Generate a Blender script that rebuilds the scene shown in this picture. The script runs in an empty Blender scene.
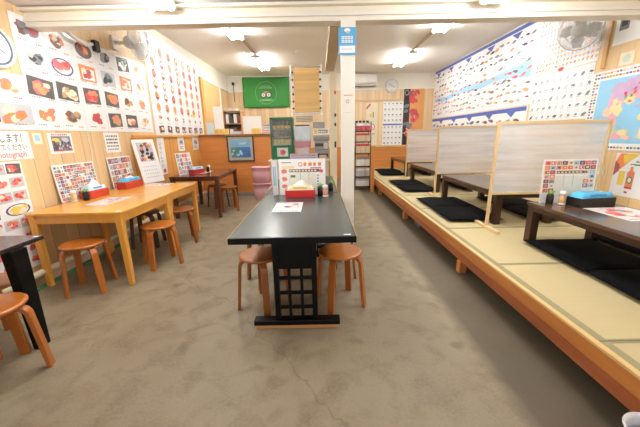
import bpy, math, random
from mathutils import Vector as V, Matrix as M
PI=math.pi
S=bpy.context.scene; C=S.collection
rng=random.Random(7)
# ---------------------------------------------------------------- materials
def lin(c):
    return tuple(((x/255)/12.92 if x/255<=.04045 else ((x/255+.055)/1.055)**2.4) for x in c)+(1,)
MC={}
def mat(name,col,rough=.5,var=.06,scale=8,metal=0,spec=.5,bump=0,stretch=None,coat=0):
    """procedural principled material: colour with gentle noise variation"""
    if name in MC: return MC[name]
    m=bpy.data.materials.new(name); m.use_nodes=True; n=m.node_tree; N=n.nodes; L=n.links
    b=N['Principled BSDF']; c=lin(col)
    tc=N.new('ShaderNodeTexCoord'); mp=N.new('ShaderNodeMapping'); nz=N.new('ShaderNodeTexNoise')
    L.new(tc.outputs['Object'],mp.inputs[0]); L.new(mp.outputs[0],nz.inputs['Vector'])
    if stretch: mp.inputs['Scale'].default_value=stretch
    nz.inputs['Scale'].default_value=scale; nz.inputs['Detail'].default_value=4
    mx=N.new('ShaderNodeMix'); mx.data_type='RGBA'
    mx.inputs[6].default_value=tuple(min(1,x*(1-var*2)) for x in c[:3])+(1,)
    mx.inputs[7].default_value=tuple(min(1,x*(1+var*2)) for x in c[:3])+(1,)
    L.new(nz.outputs['Fac'],mx.inputs[0]); L.new(mx.outputs[2],b.inputs['Base Color'])
    b.inputs['Roughness'].default_value=rough; b.inputs['Metallic'].default_value=metal
    b.inputs['Specular IOR Level'].default_value=spec
    if coat: b.inputs['Coat Weight'].default_value=coat; b.inputs['Coat Roughness'].default_value=.12
    if bump:
        bp=N.new('ShaderNodeBump'); bp.inputs['Strength'].default_value=bump; bp.inputs['Distance'].default_value=.01
        L.new(nz.outputs['Fac'],bp.inputs['Height']); L.new(bp.outputs[0],b.inputs['Normal'])
    MC[name]=m; return m
def wood(name,col,axis=1,rough=.4,var=.14,coat=0):
    st=[22,22,22]; st[axis]=1.6
    return mat(name,col,rough,var,1.0,stretch=st,coat=coat)
def plank(name,col,axis,width,dark=.62,grain=2,rough=.45,var=.08,off=0):
    """boards: dark groove lines every `width` along `axis`, grain along axis `grain`"""
    if name in MC: return MC[name]
    st=[18,18,18]; st[grain]=1.2
    m=mat(name,col,rough,var,1.0,stretch=st); n=m.node_tree; N=n.nodes; L=n.links; b=N['Principled BSDF']
    src=b.inputs['Base Color'].links[0].from_socket
    tc=[x for x in N if x.type=='TEX_COORD'][0]; sp=N.new('ShaderNodeSeparateXYZ'); L.new(tc.outputs['Object'],sp.inputs[0])
    a=N.new('ShaderNodeMath'); a.operation='MULTIPLY_ADD'; a.inputs[1].default_value=1/width; a.inputs[2].default_value=off; L.new(sp.outputs[axis],a.inputs[0])
    f=N.new('ShaderNodeMath'); f.operation='FRACT'; L.new(a.outputs[0],f.inputs[0])
    fl=N.new('ShaderNodeMath'); fl.operation='FLOOR'; L.new(a.outputs[0],fl.inputs[0])
    wn=N.new('ShaderNodeTexWhiteNoise'); wn.noise_dimensions='1D'; L.new(fl.outputs[0],wn.inputs['W'])
    mr=N.new('ShaderNodeMapRange'); mr.inputs[3].default_value=.9; mr.inputs[4].default_value=1.06; L.new(wn.outputs['Value'],mr.inputs[0])
    lt=N.new('ShaderNodeMath'); lt.operation='LESS_THAN'; lt.inputs[1].default_value=.05; L.new(f.outputs[0],lt.inputs[0])
    h=N.new('ShaderNodeMath'); h.operation='MULTIPLY_ADD'; h.inputs[1].default_value=-(1-dark); L.new(lt.outputs[0],h.inputs[0]); L.new(mr.outputs[0],h.inputs[2])
    vm=N.new('ShaderNodeVectorMath'); vm.operation='SCALE'; L.new(src,vm.inputs[0]); L.new(h.outputs[0],vm.inputs['Scale'])
    L.new(vm.outputs[0],b.inputs['Base Color']); return m
def emit(name,col,s):
    if name in MC: return MC[name]
    m=mat(name,col,.4,.01); b=m.node_tree.nodes['Principled BSDF']
    b.inputs['Emission Color'].default_value=lin(col); b.inputs['Emission Strength'].default_value=s; return m
def clear(name,col=(240,245,245),fac=.5,rough=.15,trans=False,streak=False):
    """thin translucent plastic: see-through mixed with a glossy/diffuse skin"""
    if name in MC: return MC[name]
    m=mat(name,col,rough,.02); n=m.node_tree; N=n.nodes; L=n.links; b=N['Principled BSDF']; o=N['Material Output']
    if trans:
        b.inputs['Base Color'].default_value=lin(col)
        tl=N.new('ShaderNodeBsdfTranslucent'); tl.inputs[0].default_value=(.97,.97,.98,1); ms=N.new('ShaderNodeMixShader'); ms.inputs[0].default_value=.5; L.new(b.outputs[0],ms.inputs[1]); L.new(tl.outputs[0],ms.inputs[2])
        g=N.new('ShaderNodeBsdfRefraction'); g.inputs['IOR'].default_value=1.08; g.inputs['Roughness'].default_value=.22; g.inputs['Color'].default_value=(.97,.97,.97,1)
        if streak:
            tc=N.new('ShaderNodeTexCoord'); mp=N.new('ShaderNodeMapping'); nz=N.new('ShaderNodeTexNoise')
            L.new(tc.outputs['Object'],mp.inputs[0]); mp.inputs['Scale'].default_value=(.7,.7,15); L.new(mp.outputs[0],nz.inputs['Vector']); nz.inputs['Scale'].default_value=1
            bp=N.new('ShaderNodeBump'); bp.inputs['Strength'].default_value=.25; bp.inputs['Distance'].default_value=.02
            L.new(nz.outputs['Fac'],bp.inputs['Height']); L.new(bp.outputs[0],g.inputs['Normal']); L.new(bp.outputs[0],b.inputs['Normal'])
    else: g=N.new('ShaderNodeBsdfTransparent')
    mx=N.new('ShaderNodeMixShader'); mx.inputs[0].default_value=fac
    if streak:
        mr=N.new('ShaderNodeMapRange'); mr.inputs[1].default_value=.3; mr.inputs[2].default_value=.7; mr.inputs[3].default_value=fac*.7; mr.inputs[4].default_value=fac*1.3; L.new(nz.outputs['Fac'],mr.inputs[0]); L.new(mr.outputs[0],mx.inputs[0])
    L.new(g.outputs[0],mx.inputs[1]); L.new(ms.outputs[0] if trans else b.outputs[0],mx.inputs[2]); L.new(mx.outputs[0],o.inputs['Surface'])
    MC[name]=m; return m
# ---------------------------------------------------------------- mesh builder
class MB:
    def __init__(s): s.v=[]; s.f=[]; s.i=[]; s.m=[]; s.sm=[]
    def mi(s,m):
        if m not in s.m: s.m.append(m)
        return s.m.index(m)
    def add(s,vs,fs,m,smooth=False):
        o=len(s.v); s.v+=[tuple(v) for v in vs]; k=s.mi(m)
        for f in fs: s.f.append([o+j for j in f]); s.i.append(k); s.sm.append(smooth)
        return s
    def box(s,x0,x1,y0,y1,z0,z1,m,T=None):
        vs=[V((x,y,z)) for x in (x0,x1) for y in (y0,y1) for z in (z0,z1)]
        if T is not None: vs=[T@v for v in vs]
        return s.add(vs,[(0,1,3,2),(4,6,7,5),(0,4,5,1),(2,3,7,6),(0,2,6,4),(1,5,7,3)],m)
    def frus(s,c0,a0,b0,c1,a1,b1,m):
        """tapered bar: rect half sizes a,b at c0 and c1 (z-ish axis)"""
        vs=[V(c)+V((sx*a,sy*b,0)) for c,a,b in ((c0,a0,b0),(c1,a1,b1)) for sx,sy in ((-1,-1),(1,-1),(1,1),(-1,1))]
        return s.add(vs,[(3,2,1,0),(4,5,6,7)]+[(i,(i+1)%4,4+(i+1)%4,4+i) for i in range(4)],m)
    def lathe(s,prof,c,m,n=24,T=None,smooth=True,caps=True):
        vs=[];fs=[]
        for r,z in prof:
            for k in range(n):
                a=2*PI*k/n; p=V((r*math.cos(a),r*math.sin(a),z)); vs.append((T@p if T is not None else p)+V(c))
        for j in range(len(prof)-1):
            for k in range(n): fs.append((j*n+k,j*n+(k+1)%n,(j+1)*n+(k+1)%n,(j+1)*n+k))
        if caps and prof[0][0]>1e-6: fs.append(tuple(range(n))[::-1])
        if caps and prof[-1][0]>1e-6: fs.append(tuple((len(prof)-1)*n+k for k in range(n)))
        return s.add(vs,fs,m,smooth)
    def tube(s,pts,r,m,n=10,r2=None):
        pts=[V(p) for p in pts]; vs=[];fs=[]
        for j,p in enumerate(pts):
            t=(pts[min(j+1,len(pts)-1)]-pts[max(j-1,0)]).normalized()
            a=t.cross(V((0,0,1)) if abs(t.z)<.95 else V((0,1,0))).normalized(); b=t.cross(a)
            rr=r if r2 is None else r+(r2-r)*j/(len(pts)-1)
            for k in range(n):
                w=2*PI*k/n; vs.append(p+a*math.cos(w)*rr+b*math.sin(w)*rr)
        for j in range(len(pts)-1):
            for k in range(n): fs.append((j*n+k,j*n+(k+1)%n,(j+1)*n+(k+1)%n,(j+1)*n+k))
        fs+= [tuple(range(n))[::-1],tuple((len(pts)-1)*n+k for k in range(n))]
        return s.add(vs,fs,m,True)
    def ribbon(s,pts,side,w,t,m):
        """bent strip: path pts, constant side vector, width w, thickness t"""
        pts=[V(p) for p in pts]; side=V(side).normalized(); vs=[];fs=[]
        for j,p in enumerate(pts):
            d=(pts[min(j+1,len(pts)-1)]-pts[max(j-1,0)]).normalized(); nn=d.cross(side).normalized()
            vs+=[p+side*w/2+nn*t/2,p-side*w/2+nn*t/2,p-side*w/2-nn*t/2,p+side*w/2-nn*t/2]
        for j in range(len(pts)-1):
            for k in range(4): fs.append((4*j+k,4*j+(k+1)%4,4*j+4+(k+1)%4,4*j+4+k))
        e=4*(len(pts)-1); fs+=[(3,2,1,0),(e,e+1,e+2,e+3)]
        return s.add(vs,fs,m)
    def poly(s,vs,m): return s.add(vs,[tuple(range(len(vs)))],m)
    def build(s,name,parent=None,loc=(0,0,0),bevel=0,**k):
        me=bpy.data.meshes.new(name); me.from_pydata(s.v,[],s.f)
        for m in s.m: me.materials.append(m)
        for p,i,sm in zip(me.polygons,s.i,s.sm): p.material_index=i; p.use_smooth=sm
        me.update(); o=bpy.data.objects.new(name,me); C.objects.link(o); o.location=loc
        if parent: o.parent=parent
        if bevel:
            b=o.modifiers.new('b','BEVEL'); b.width=bevel; b.segments=2; b.limit_method='ANGLE'
        for a,v in k.items(): o[a]=v
        return o
def thing(name,label,cat,loc=(0,0,0),rz=0,group=None):
    o=bpy.data.objects.new(name,None); C.objects.link(o); o.location=loc; o.rotation_euler=(0,0,rz)
    o['label']=label; o['category']=cat; o.empty_display_size=.1
    if group: o['group']=group
    return o
def dup(r,loc,rz=0,label=None,group=None):
    kids=[(c,list(c.children)) for c in r.children]
    n=r.copy(); C.objects.link(n); n.location=loc; n.rotation_euler=(0,0,rz)
    if label: n['label']=label
    if group: n['group']=group
    for c,g in kids:
        d=c.copy(); C.objects.link(d); d.parent=n
        for e in g: h=e.copy(); C.objects.link(h); h.parent=d
    return n
def struct(name,mb,**k): return mb.build(name,kind='structure',**k)
class Fr:
    """a flat surface's own frame: origin, right, up; normal = right x up"""
    def __init__(s,o,u,v): s.o=V(o); s.u=V(u).normalized(); s.v=V(v).normalized(); s.n=s.u.cross(s.v)
    def p(s,u,v,n=0): return s.o+s.u*u+s.v*v+s.n*n
def rect(mb,F,u0,v0,u1,v1,n,m): mb.poly([F.p(u0,v0,n),F.p(u1,v0,n),F.p(u1,v1,n),F.p(u0,v1,n)],m)
def sheet(mb,F,u0,v0,u1,v1,m,t=.003):
    vs=[F.p(u,v,n) for n in (0,t) for u,v in ((u0,v0),(u1,v0),(u1,v1),(u0,v1))]
    mb.add(vs,[(3,2,1,0),(4,5,6,7)]+[(i,(i+1)%4,4+(i+1)%4,4+i) for i in range(4)],m)
def ell(mb,F,cu,cv,ru,rv,n,m,rot=0,seg=14,wob=0,r=rng):
    vs=[]
    for k in range(seg):
        a=2*PI*k/seg; q=1+wob*(r.random()-.5)*2; x=ru*math.cos(a)*q; y=rv*math.sin(a)*q
        vs.append(F.p(cu+x*math.cos(rot)-y*math.sin(rot),cv+x*math.sin(rot)+y*math.cos(rot),n))
    mb.poly(vs,m)
def bars(mb,F,u0,v,w,h,n,m,k=6,r=rng):
    """a line of tiny unreadable print"""
    x=u0; st=w/k
    for i in range(k): rect(mb,F,x,v,x+st*r.uniform(.5,.85),v+h,n,m); x+=st
def text(mb,F,s,u,v,size,m,n=.004,align='LEFT',sx=1):
    cu=bpy.data.curves.new('t','FONT'); cu.body=s; cu.size=size; cu.align_x=align; cu.resolution_u=2
    ob=bpy.data.objects.new('t',cu); C.objects.link(ob)
    dg=bpy.context.evaluated_depsgraph_get(); me=bpy.data.meshes.new_from_object(ob.evaluated_get(dg))
    mb.add([F.p(u+p.co.x*sx,v+p.co.y,n) for p in me.vertices],[tuple(p.vertices) for p in me.polygons],m)
    bpy.data.objects.remove(ob); bpy.data.curves.remove(cu); bpy.data.meshes.remove(me)
# palette
PAPER=mat('paper',(246,246,244),.35,.01); GLOSSP=mat('laminated_paper',(246,247,248),.16,.01)
INK=mat('ink_black',(45,45,48),.5); GREYINK=mat('ink_grey',(150,150,155),.5); LGREY=mat('ink_light_grey',(200,202,206),.5)
REDI=mat('ink_red',(208,78,78),.5); PINKI=mat('ink_pink',(235,110,120),.5); ORI=mat('ink_orange',(238,140,80),.5)
SALM=mat('ink_salmon',(232,138,112),.5,.12,40); YEL=mat('ink_yellow',(236,205,95),.5); GRN=mat('ink_green',(80,140,70),.5)
BLU=mat('ink_blue',(80,100,175),.5); LBL=mat('ink_light_blue',(160,208,236),.5); TAN=mat('ink_tan',(205,165,115),.5,.12,30)
DKP=mat('ink_dark_plate',(92,88,86),.5,.15,20); BRN=mat('ink_brown',(125,85,70),.5); CREAM=mat('ink_cream',(238,228,200),.5)
SLATE=mat('ink_slate',(122,130,138),.5,.2,30); WINE=mat('ink_wine',(170,90,98),.5,.1,30); NAVY=mat('ink_navy',(60,70,120),.5); PURP=mat('ink_purple',(190,150,200),.5)
def food(mb,F,cu,cv,w,h,plate,cols,r,n=.004,k=9):
    if plate=='dark': 
        a=r.uniform(-.12,.12)
        vs=[F.p(cu+x*math.cos(a)-y*math.sin(a),cv+x*math.sin(a)+y*math.cos(a),n) for x,y in ((-w/2,-h/2),(w/2,-h/2),(w/2,h/2),(-w/2,h/2))]; mb.poly(vs,DKP)
    elif plate=='orange': rect(mb,F,cu-w/2,cv-h/2,cu+w/2,cv+h/2,n,ORI); rect(mb,F,cu-w*.36,cv-h*.4,cu+w*.4,cv+h*.3,n+.0004,PAPER)
    elif plate=='grey': rect(mb,F,cu-w/2,cv-h/2,cu+w/2,cv+h/2,n,LGREY)
    elif plate=='blue': ell(mb,F,cu,cv,w*.5,h*.5,n,NAVY); ell(mb,F,cu,cv,w*.42,h*.42,n+.0004,PAPER)
    elif plate=='round': ell(mb,F,cu,cv,w*.5,h*.5,n,DKP)
    for i in range(k):
        c=cols[i%len(cols)]; q=.42-.025*i
        ell(mb,F,cu+r.uniform(-.24,.24)*w,cv+r.uniform(-.2,.2)*h,w*q*.55,h*q*.6,n+.0006+.0002*i,c,rot=r.uniform(-.6,.6),seg=11,wob=.22,r=r)
def poster(name,label,cat,F,box,m,fn=None,group=None,t=.003):
    mb=MB(); u0,v0,u1,v1=box; G_=Fr(F.o+F.n*(.003-t),F.u,F.v); sheet(mb,G_,u0,v0,u1,v1,m,t)
    if fn: fn(mb)
    k={'label':label,'category':cat}
    if group: k['group']=group
    return mb.build(name,**k)
FL=Fr((-2.597,0,0),(0,1,0),(0,0,1)); FRt=Fr((3.377,0,0),(0,-1,0),(0,0,1)); FB=Fr((0,9.347,0),(1,0,0),(0,0,1))
# ================================================================ SETTING
def floor_mat():
    m=bpy.data.materials.new('concrete_floor'); m.use_nodes=True; N=m.node_tree.nodes; L=m.node_tree.links; b=N['Principled BSDF']
    tc=N.new('ShaderNodeTexCoord')
    def noise(sc,det,dist=0):
        z=N.new('ShaderNodeTexNoise'); z.inputs['Scale'].default_value=sc; z.inputs['Detail'].default_value=det; z.inputs['Distortion'].default_value=dist; L.new(tc.outputs['Object'],z.inputs['Vector']); return z
    def ramp(z,a,b_):
        r=N.new('ShaderNodeMapRange'); r.inputs[1].default_value=a; r.inputs[2].default_value=b_; L.new(z.outputs['Fac'],r.inputs[0]); return r
    def mix(f,a,b_,mode='MIX'):
        x=N.new('ShaderNodeMix'); x.data_type='RGBA'; x.blend_type=mode; L.new(f,x.inputs[0])
        for s_,v in ((x.inputs[6],a),(x.inputs[7],b_)):
            if isinstance(v,tuple): s_.default_value=v
            else: L.new(v,s_)
        return x.outputs[2]
    a=ramp(noise(1.3,10,.5),.3,.7); c1=mix(a.outputs[0],lin((132,119,95)),lin((156,144,121)))
    s=ramp(noise(6,12,.4),.46,.66); c2=mix(s.outputs[0],c1,lin((120,106,83)))
    g=ramp(noise(60,6),.3,.7); c3=mix(g.outputs[0],c2,lin((140,130,114)))
    v=N.new('ShaderNodeMath'); v.operation='MULTIPLY'; v.inputs[1].default_value=.5; L.new(g.outputs[0],v.inputs[0])
    c3=mix(v.outputs[0],c2,lin((152,141,116)))
    d=ramp(noise(3.4,12,.6),.60,.74); c4=mix(d.outputs[0],c3,lin((110,95,74)))
    # fine grit, hairline cracks and round drips
    g2=ramp(noise(190,3),.35,.65); gm=N.new('ShaderNodeMath'); gm.operation='MULTIPLY'; gm.inputs[1].default_value=.3; L.new(g2.outputs[0],gm.inputs[0]); c4=mix(gm.outputs[0],c4,lin((112,100,80)))
    wz=noise(3,5); vm=N.new('ShaderNodeVectorMath'); vm.operation='MULTIPLY_ADD'; L.new(wz.outputs['Color'],vm.inputs[0]); vm.inputs[1].default_value=(.35,.35,.35); L.new(tc.outputs['Object'],vm.inputs[2])
    vo=N.new('ShaderNodeTexVoronoi'); vo.feature='DISTANCE_TO_EDGE'; vo.inputs['Scale'].default_value=.55; L.new(vm.outputs[0],vo.inputs['Vector'])
    cr=N.new('ShaderNodeMapRange'); cr.inputs[1].default_value=0; cr.inputs[2].default_value=.0035; cr.inputs[3].default_value=.45; cr.inputs[4].default_value=0; L.new(vo.outputs['Distance'],cr.inputs[0]); c4=mix(cr.outputs[0],c4,lin((92,80,62)))
    v2=N.new('ShaderNodeTexVoronoi'); v2.inputs['Scale'].default_value=2.6; L.new(vm.outputs[0],v2.inputs['Vector'])
    dr=N.new('ShaderNodeMapRange'); dr.inputs[1].default_value=.06; dr.inputs[2].default_value=.16; dr.inputs[3].default_value=.55; dr.inputs[4].default_value=0; L.new(v2.outputs['Distance'],dr.inputs[0])
    ms=ramp(noise(1.5,3),.5,.6); md=N.new('ShaderNodeMath'); md.operation='MULTIPLY'; L.new(dr.outputs[0],md.inputs[0]); L.new(ms.outputs[0],md.inputs[1]); c4=mix(md.outputs[0],c4,lin((104,90,70)))
    # floor colour turns darker in a strip beside and under the platform
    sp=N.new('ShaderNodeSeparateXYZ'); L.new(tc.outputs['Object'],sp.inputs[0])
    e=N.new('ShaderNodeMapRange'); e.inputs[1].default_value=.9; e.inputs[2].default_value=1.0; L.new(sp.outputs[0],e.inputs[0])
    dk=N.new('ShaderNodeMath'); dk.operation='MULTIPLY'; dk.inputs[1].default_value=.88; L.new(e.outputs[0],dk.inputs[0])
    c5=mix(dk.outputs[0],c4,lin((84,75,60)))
    L.new(c5,b.inputs['Base Color']); b.inputs['Roughness'].default_value=.5; b.inputs['Specular IOR Level'].default_value=.35
    bp=N.new('ShaderNodeBump'); bp.inputs['Strength'].default_value=.25; bp.inputs['Distance'].default_value=.004; L.new(g.outputs[0],bp.inputs['Height']); L.new(bp.outputs[0],b.inputs['Normal'])
    return m
YN=-1.2; YB=9.35; XL=-2.6; XR=3.38; ZC=3.0
CEIL=mat('ceiling_cream_board',(246,243,232),.6,.01,3); CEILN=mat('ceiling_grey_board',(230,224,222),.6,.02,3)
WHITE=mat('painted_white',(240,236,226),.45,.015); UPW=mat('upper_wall_white',(236,230,214),.6,.02)
PLY=plank('plank_light_y',(230,198,150),1,.155,.66); PLX=plank('plank_light_x',(236,208,166),0,.12,.7)
ORW=plank('plank_orange_y',(222,160,86),1,.6,.75,rough=.35); ORX=wood('orange_pine_panel',(212,140,74),0,.35,.12)
struct('floor',MB().box(XL-.1,XR+.1,YN,YB+.1,-.1,0,floor_mat()))
struct('ceiling',MB().box(XL-.1,XR+.1,3.17,YB+.1,ZC,ZC+.1,CEIL).box(XL-.1,XR+.1,YN,3.05,2.44,2.54,CEILN).box(XL-.1,XR+.1,3.05,3.17,2.44,3.1,CEIL))
struct('wall_left',MB().box(XL-.1,XL,YN,4.33,0,2.44,PLY).box(XL-.1,XL,3.05,5.0,2.44,ZC,PLY).box(XL-.1,XL,4.33,7.12,0,1.36,ORW).box(XL-.1,XL,4.33,5.0,1.36,2.44,PLY).box(XL-.1,XL,5.0,YB,2.6,ZC,UPW).box(XL-.1,XL,5.0,7.12,1.36,2.6,UPW)
       .box(XL-.1,XL,7.12,YB,0,2.6,PLY))
struct('wall_right',MB().box(XR,XR+.1,YN,YB,0,ZC,plank('plank_light_right',(232,200,150),1,.16,.8)))
struct('wall_back',MB().box(XL-.1,XR+.1,YB,YB+.1,0,.95,ORX).box(XL-.1,XR+.1,YB,YB+.1,.95,2.58,PLX).box(XL-.1,XR+.1,YB,YB+.1,2.58,ZC,UPW))
struct('trim_1',MB().box(XL+.02,XR-.001,YB-.025,YB-.001,2.56,2.6,WHITE))            # rail on the back wall
struct('trim_2',MB().box(1.3,XR-.001,YB-.03,YB-.001,.93,.98,wood('trim_light_wood',(226,190,135),0)))
struct('trim_3',MB().box(.95,2.4,YB-.03,YB-.001,2.25,2.29,wood('trim_light_wood',(226,190,135),0)))
# front beam, lengthwise beam, pillars
bw=mat('beam_white',(240,232,214),.4,.02)
struct('trim_4',MB().box(XL+.001,XR-.001,3.04,3.17,2.29,2.44,bw).box(XL+.001,XR-.001,3.02,3.04,2.33,2.36,WHITE).box(XL+.001,XR-.001,2.98,3.04,2.405,2.43,bw).box(XL+.001,XR-.001,3.03,3.04,2.29,2.31,WHITE),bevel=.004)
struct('trim_5',MB().box(.13,.265,3.18,5.2,2.29,2.42,mat('beam_beige',(206,186,150),.5,.03)))
post=thing('pillar','white painted square pillar rising beside the long dark table','pillar',(.28,2.985,0))
MB().box(-.062,.062,-.04,.045,0,2.285,WHITE).build('shaft',post,bevel=.006)
mb=MB(); F=Fr((0,-.0405,0),(1,0,0),(0,0,1))
ell(mb,F,-.005,1.60,.017,.017,.001,TAN,seg=20); ell(mb,F,-.005,1.60,.011,.011,.0014,CREAM,seg=20); rect(mb,F,-.04,1.65,.04,1.658,.001,TAN); rect(mb,F,-.03,1.5,.03,1.503,.001,LGREY)
mb.build('sticker',post,label='small round tan sticker')
col=thing('pillar','cream wooden post standing beside the service counter','pillar',(.25,5.28,0))
MB().box(-.058,.058,-.05,.05,0,2.285,mat('post_cream',(233,221,192),.5,.03)).build('shaft',col,bevel=.004)
mb=MB()
for z,c in ((1.95,REDI),(1.6,INK),(1.45,INK),(1.15,INK),(1.1,INK)): mb.box(.02,.05,-.062,-.0505,z,z+.05,c)
mb.build('switch_strip',col)
struct('trim_6',MB().box(XL+.001,XL+.05,7.12,7.24,0,2.6,wood('post_orange',(226,172,98),2)))
struct('trim_7',MB().box(XL+.001,XL+.04,8.42,8.52,0,2.6,WHITE))
struct('trim_8',MB().box(XL+.001,XL+.03,4.33,7.12,1.325,1.358,wood('rail_orange',(228,165,90),1)))
struct('trim_9',MB().box(XL+.001,XL+.035,7.24,YB-.03,2.57,2.62,WHITE))
struct('trim_10',MB().box(XR-.02,XR-.001,3.83,3.88,2.0,2.9,wood('post_right',(214,168,105),2)))
struct('door_1',MB().box(XL+.001,XL+.022,7.24,8.42,0,2.57,wood('door_ply',(228,190,130),2,.45,.06)))
# skirting: brick strip, green painted edge
struct('baseboard_left',MB().box(XL+.001,XL+.03,YN,7.1,0,.1,plank('skirting_brick',(206,176,148),1,.2,.8)).box(XL+.03,XL+.075,YN,4.9,0,.02,mat('green_edge_paint',(70,125,80),.5)))
p=MB().tube([(XL+.075,1.2,.15),(XL+.075,6.6,.15)],.03,mat('pipe_ivory',(226,214,184),.4),16)
for y in (2.0,3.2,4.4,5.6): p.lathe([(.037,-.02),(.037,.02)],(XL+.075,y,.15),mat('pipe_collar',(206,196,170),.4),16,T=M.Rotation(PI/2,4,'X'))
p.build('wall_pipe',label='ivory pipe running low along the left wall under the tables',category='pipe')
# half wall carrying the painting
hw=MB().box(XL+.001,-.86,6.73,6.83,0,1.33,ORX).box(XL+.001,-.85,6.69,6.86,1.33,1.365,wood('cap_brown',(150,96,60),0)).box(XL+.001,-.86,6.715,6.73,0,.09,mat('skirt_grey',(140,140,138),.5))
struct('wall_kitchen',hw)
# ================================================================ CEILING LAMPS
TUBE=emit('fluorescent_tube',(250,249,250),78)
lampbody=mat('lamp_metal_white',(220,212,190),.4)
def lamp(loc,label,first=[None]):
    if first[0]: return dup(first[0],loc,0,label)
    t=thing('ceiling_lamp',label,'lamp',loc,0,'twin tube ceiling lamps'); first[0]=t
    MB().box(-.035,.035,-.64,.64,-.05,0,lampbody).box(-.11,.11,-.63,-.60,-.085,-.03,lampbody).box(-.11,.11,.60,.63,-.085,-.03,lampbody).build('housing',t,bevel=.004)
    for s in (-1,1): MB().tube([(s*.08,-.6,-.075),(s*.08,.6,-.075)],.019,TUBE,12).build('tube',t)
    return t
for loc,l in [((-1.35,5.12,ZC),'twin tube ceiling lamp on the left, nearer the beam'),((-1.30,7.6,ZC),'twin tube ceiling lamp on the left, in front of the green flag'),
              ((2.02,4.95,ZC),'twin tube ceiling lamp on the right, nearer the beam'),((1.99,7.5,ZC),'twin tube ceiling lamp on the right, in front of the air conditioner'),
              ((-1.3,2.3,2.44),'twin tube ceiling lamp left of the pillar, on this side of the beam'),((1.5,2.3,2.44),'twin tube ceiling lamp right of the pillar, on this side of the beam')]: lamp(loc,l)
for nm,x,l in (('cable_duct',-1.31,'thin beige cable duct between the two left ceiling lamps'),('cable_duct',2.0,'thin beige cable duct between the two right ceiling lamps')):
    MB().box(x-.02,x+.02,5.8,6.85,ZC-.025,ZC-.001,mat('duct',(196,184,155),.5)).build(nm,label=l,category='duct')
MB().lathe([(.05,0),(.05,-.02),(.03,-.035),(0,-.035)],(-.39,6.86,ZC-.001),WHITE,20).build('smoke_detector',label='small round smoke detector on the ceiling above the bamboo screen',category='detector')
# ================================================================ STOOLS
def stool(loc,rz,label,group,tone,cache={}):
    if tone in cache: return dup(cache[tone],loc,rz,label,group)
    c={'o':(180,104,38),'b':(156,90,36),'d':(90,56,34)}[tone]
    sm=mat('stool_seat_'+tone,c,.28,.1,3,stretch=(1,9,9),coat=.3); lm=mat('stool_leg_'+tone,tuple(int(x*.98) for x in c),.32,.12,2,stretch=(10,10,1.5),coat=.2)
    t=thing('round_stool',label,'stool',loc,rz,group); cache[tone]=t
    MB().lathe([(0,.415),(.13,.415),(.156,.418),(.165,.427),(.165,.434),(.158,.442),(.145,.4435),(0,.4405)],(0,0,0),sm,40).build('seat',t)
    for k in range(4):
        a=PI/4+k*PI/2; d=V((math.cos(a),math.sin(a),0)); sd=(-d.y,d.x,0)
        pts=[d*.05+V((0,0,.403)),d*.115+V((0,0,.403))]
        for j in range(1,8):
            b=j/7*PI/2*.94; pts.append(d*(.115+.05*math.sin(b))+V((0,0,.403-.05*(1-math.cos(b)))))
        pts.append(d*.198+V((0,0,0)))
        MB().ribbon(pts,sd,.050,.024,lm).build('leg',t,bevel=.003)
    return t
def rot(deg): return math.radians(deg)
gc='stools at the long dark tables'; gy='stools at the yellow tables'
stool((.15,2.18,0),rot(20),'orange round stool under the right side of the dark table, nearest front','%s'%gc,'o')
stool((-.455,2.15,0),rot(61),'orange round stool under the left side of the dark table, nearest front',gc,'b')
stool((-.49,2.58,0),rot(35),'orange round stool behind the front left stool of the dark table',gc,'b')
stool((.12,2.60,0),rot(40),'orange round stool behind the front right stool of the dark table',gc,'o')
stool((-2.075,2.49,0),rot(15),'orange round stool in front of the near end of the yellow table','%s'%gy,'o')
stool((-1.69,3.02,0),rot(42),'orange round stool pulled out at the joint of the two yellow tables',gy,'o')
stool((-1.78,3.72,0),rot(30),'orange-brown round stool under the farther yellow table by its outer leg',gy,'b')
stool((-2.17,3.62,0),rot(10),'dark brown round stool pushed under the farther yellow table near the wall',gy,'d')
stool((-1.81,1.455,0),rot(-23),'orange round stool in the lower left corner by the black table leg','stools at the black table','o')
stool((-2.12,1.735,0),rot(-8),'round stool under the black table, behind the front left stool','stools at the black table','o')
stool((-1.67,5.42,0),rot(25),'brown round stool on the near side beside the far dark brown table','stools at the far brown table','b')
stool((-1.96,5.72,0),rot(50),'dark brown round stool at the far end of the far brown table','stools at the far brown table','d')
# ================================================================ TABLES
def leg4(t,x0,x1,y0,y1,h,w,m,taper=.7):
    for x in (x0,x1):
        for y in (y0,y1):
            MB().frus((x,y,0),w*taper/2,w*taper/2,(x,y,h),w/2,w/2,m).build('leg',t,bevel=.004)
YW=wood('yellow_varnished_wood',(232,170,74),1,.25,.07,coat=.3); YWl=wood('yellow_varnished_leg',(228,164,72),2,.3,.08,coat=.2)
def ytable(x0,x1,y0,y1,label,dx=0):
    t=thing('dining_table',label,'table',((x0+x1)/2,(y0+y1)/2,0)); w=(x1-x0)/2; d=(y1-y0)/2
    MB().box(-w,w,-d,d,.675,.70,YW).build('tabletop',t,bevel=.004)
    mb=MB(); mb.box(-w+.03,w-.03,-d+.02,-d+.045,.60,.675,YWl).box(-w+.03,w-.03,d-.045,d-.02,.60,.675,YWl).box(-w+.02,-w+.045,-d+.03,d-.03,.60,.675,YWl).box(w-.045,w-.02,-d+.03,d-.03,.60,.675,YWl)
    mb.build('apron',t); leg4(t,-w+.04,w-.04,-d+.035,d-.035,.674,.056,YWl,.75)
    return t
ty=ytable(-2.54,-1.71,2.51,3.395,'varnished yellow wooden table nearest along the left wall')
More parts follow.
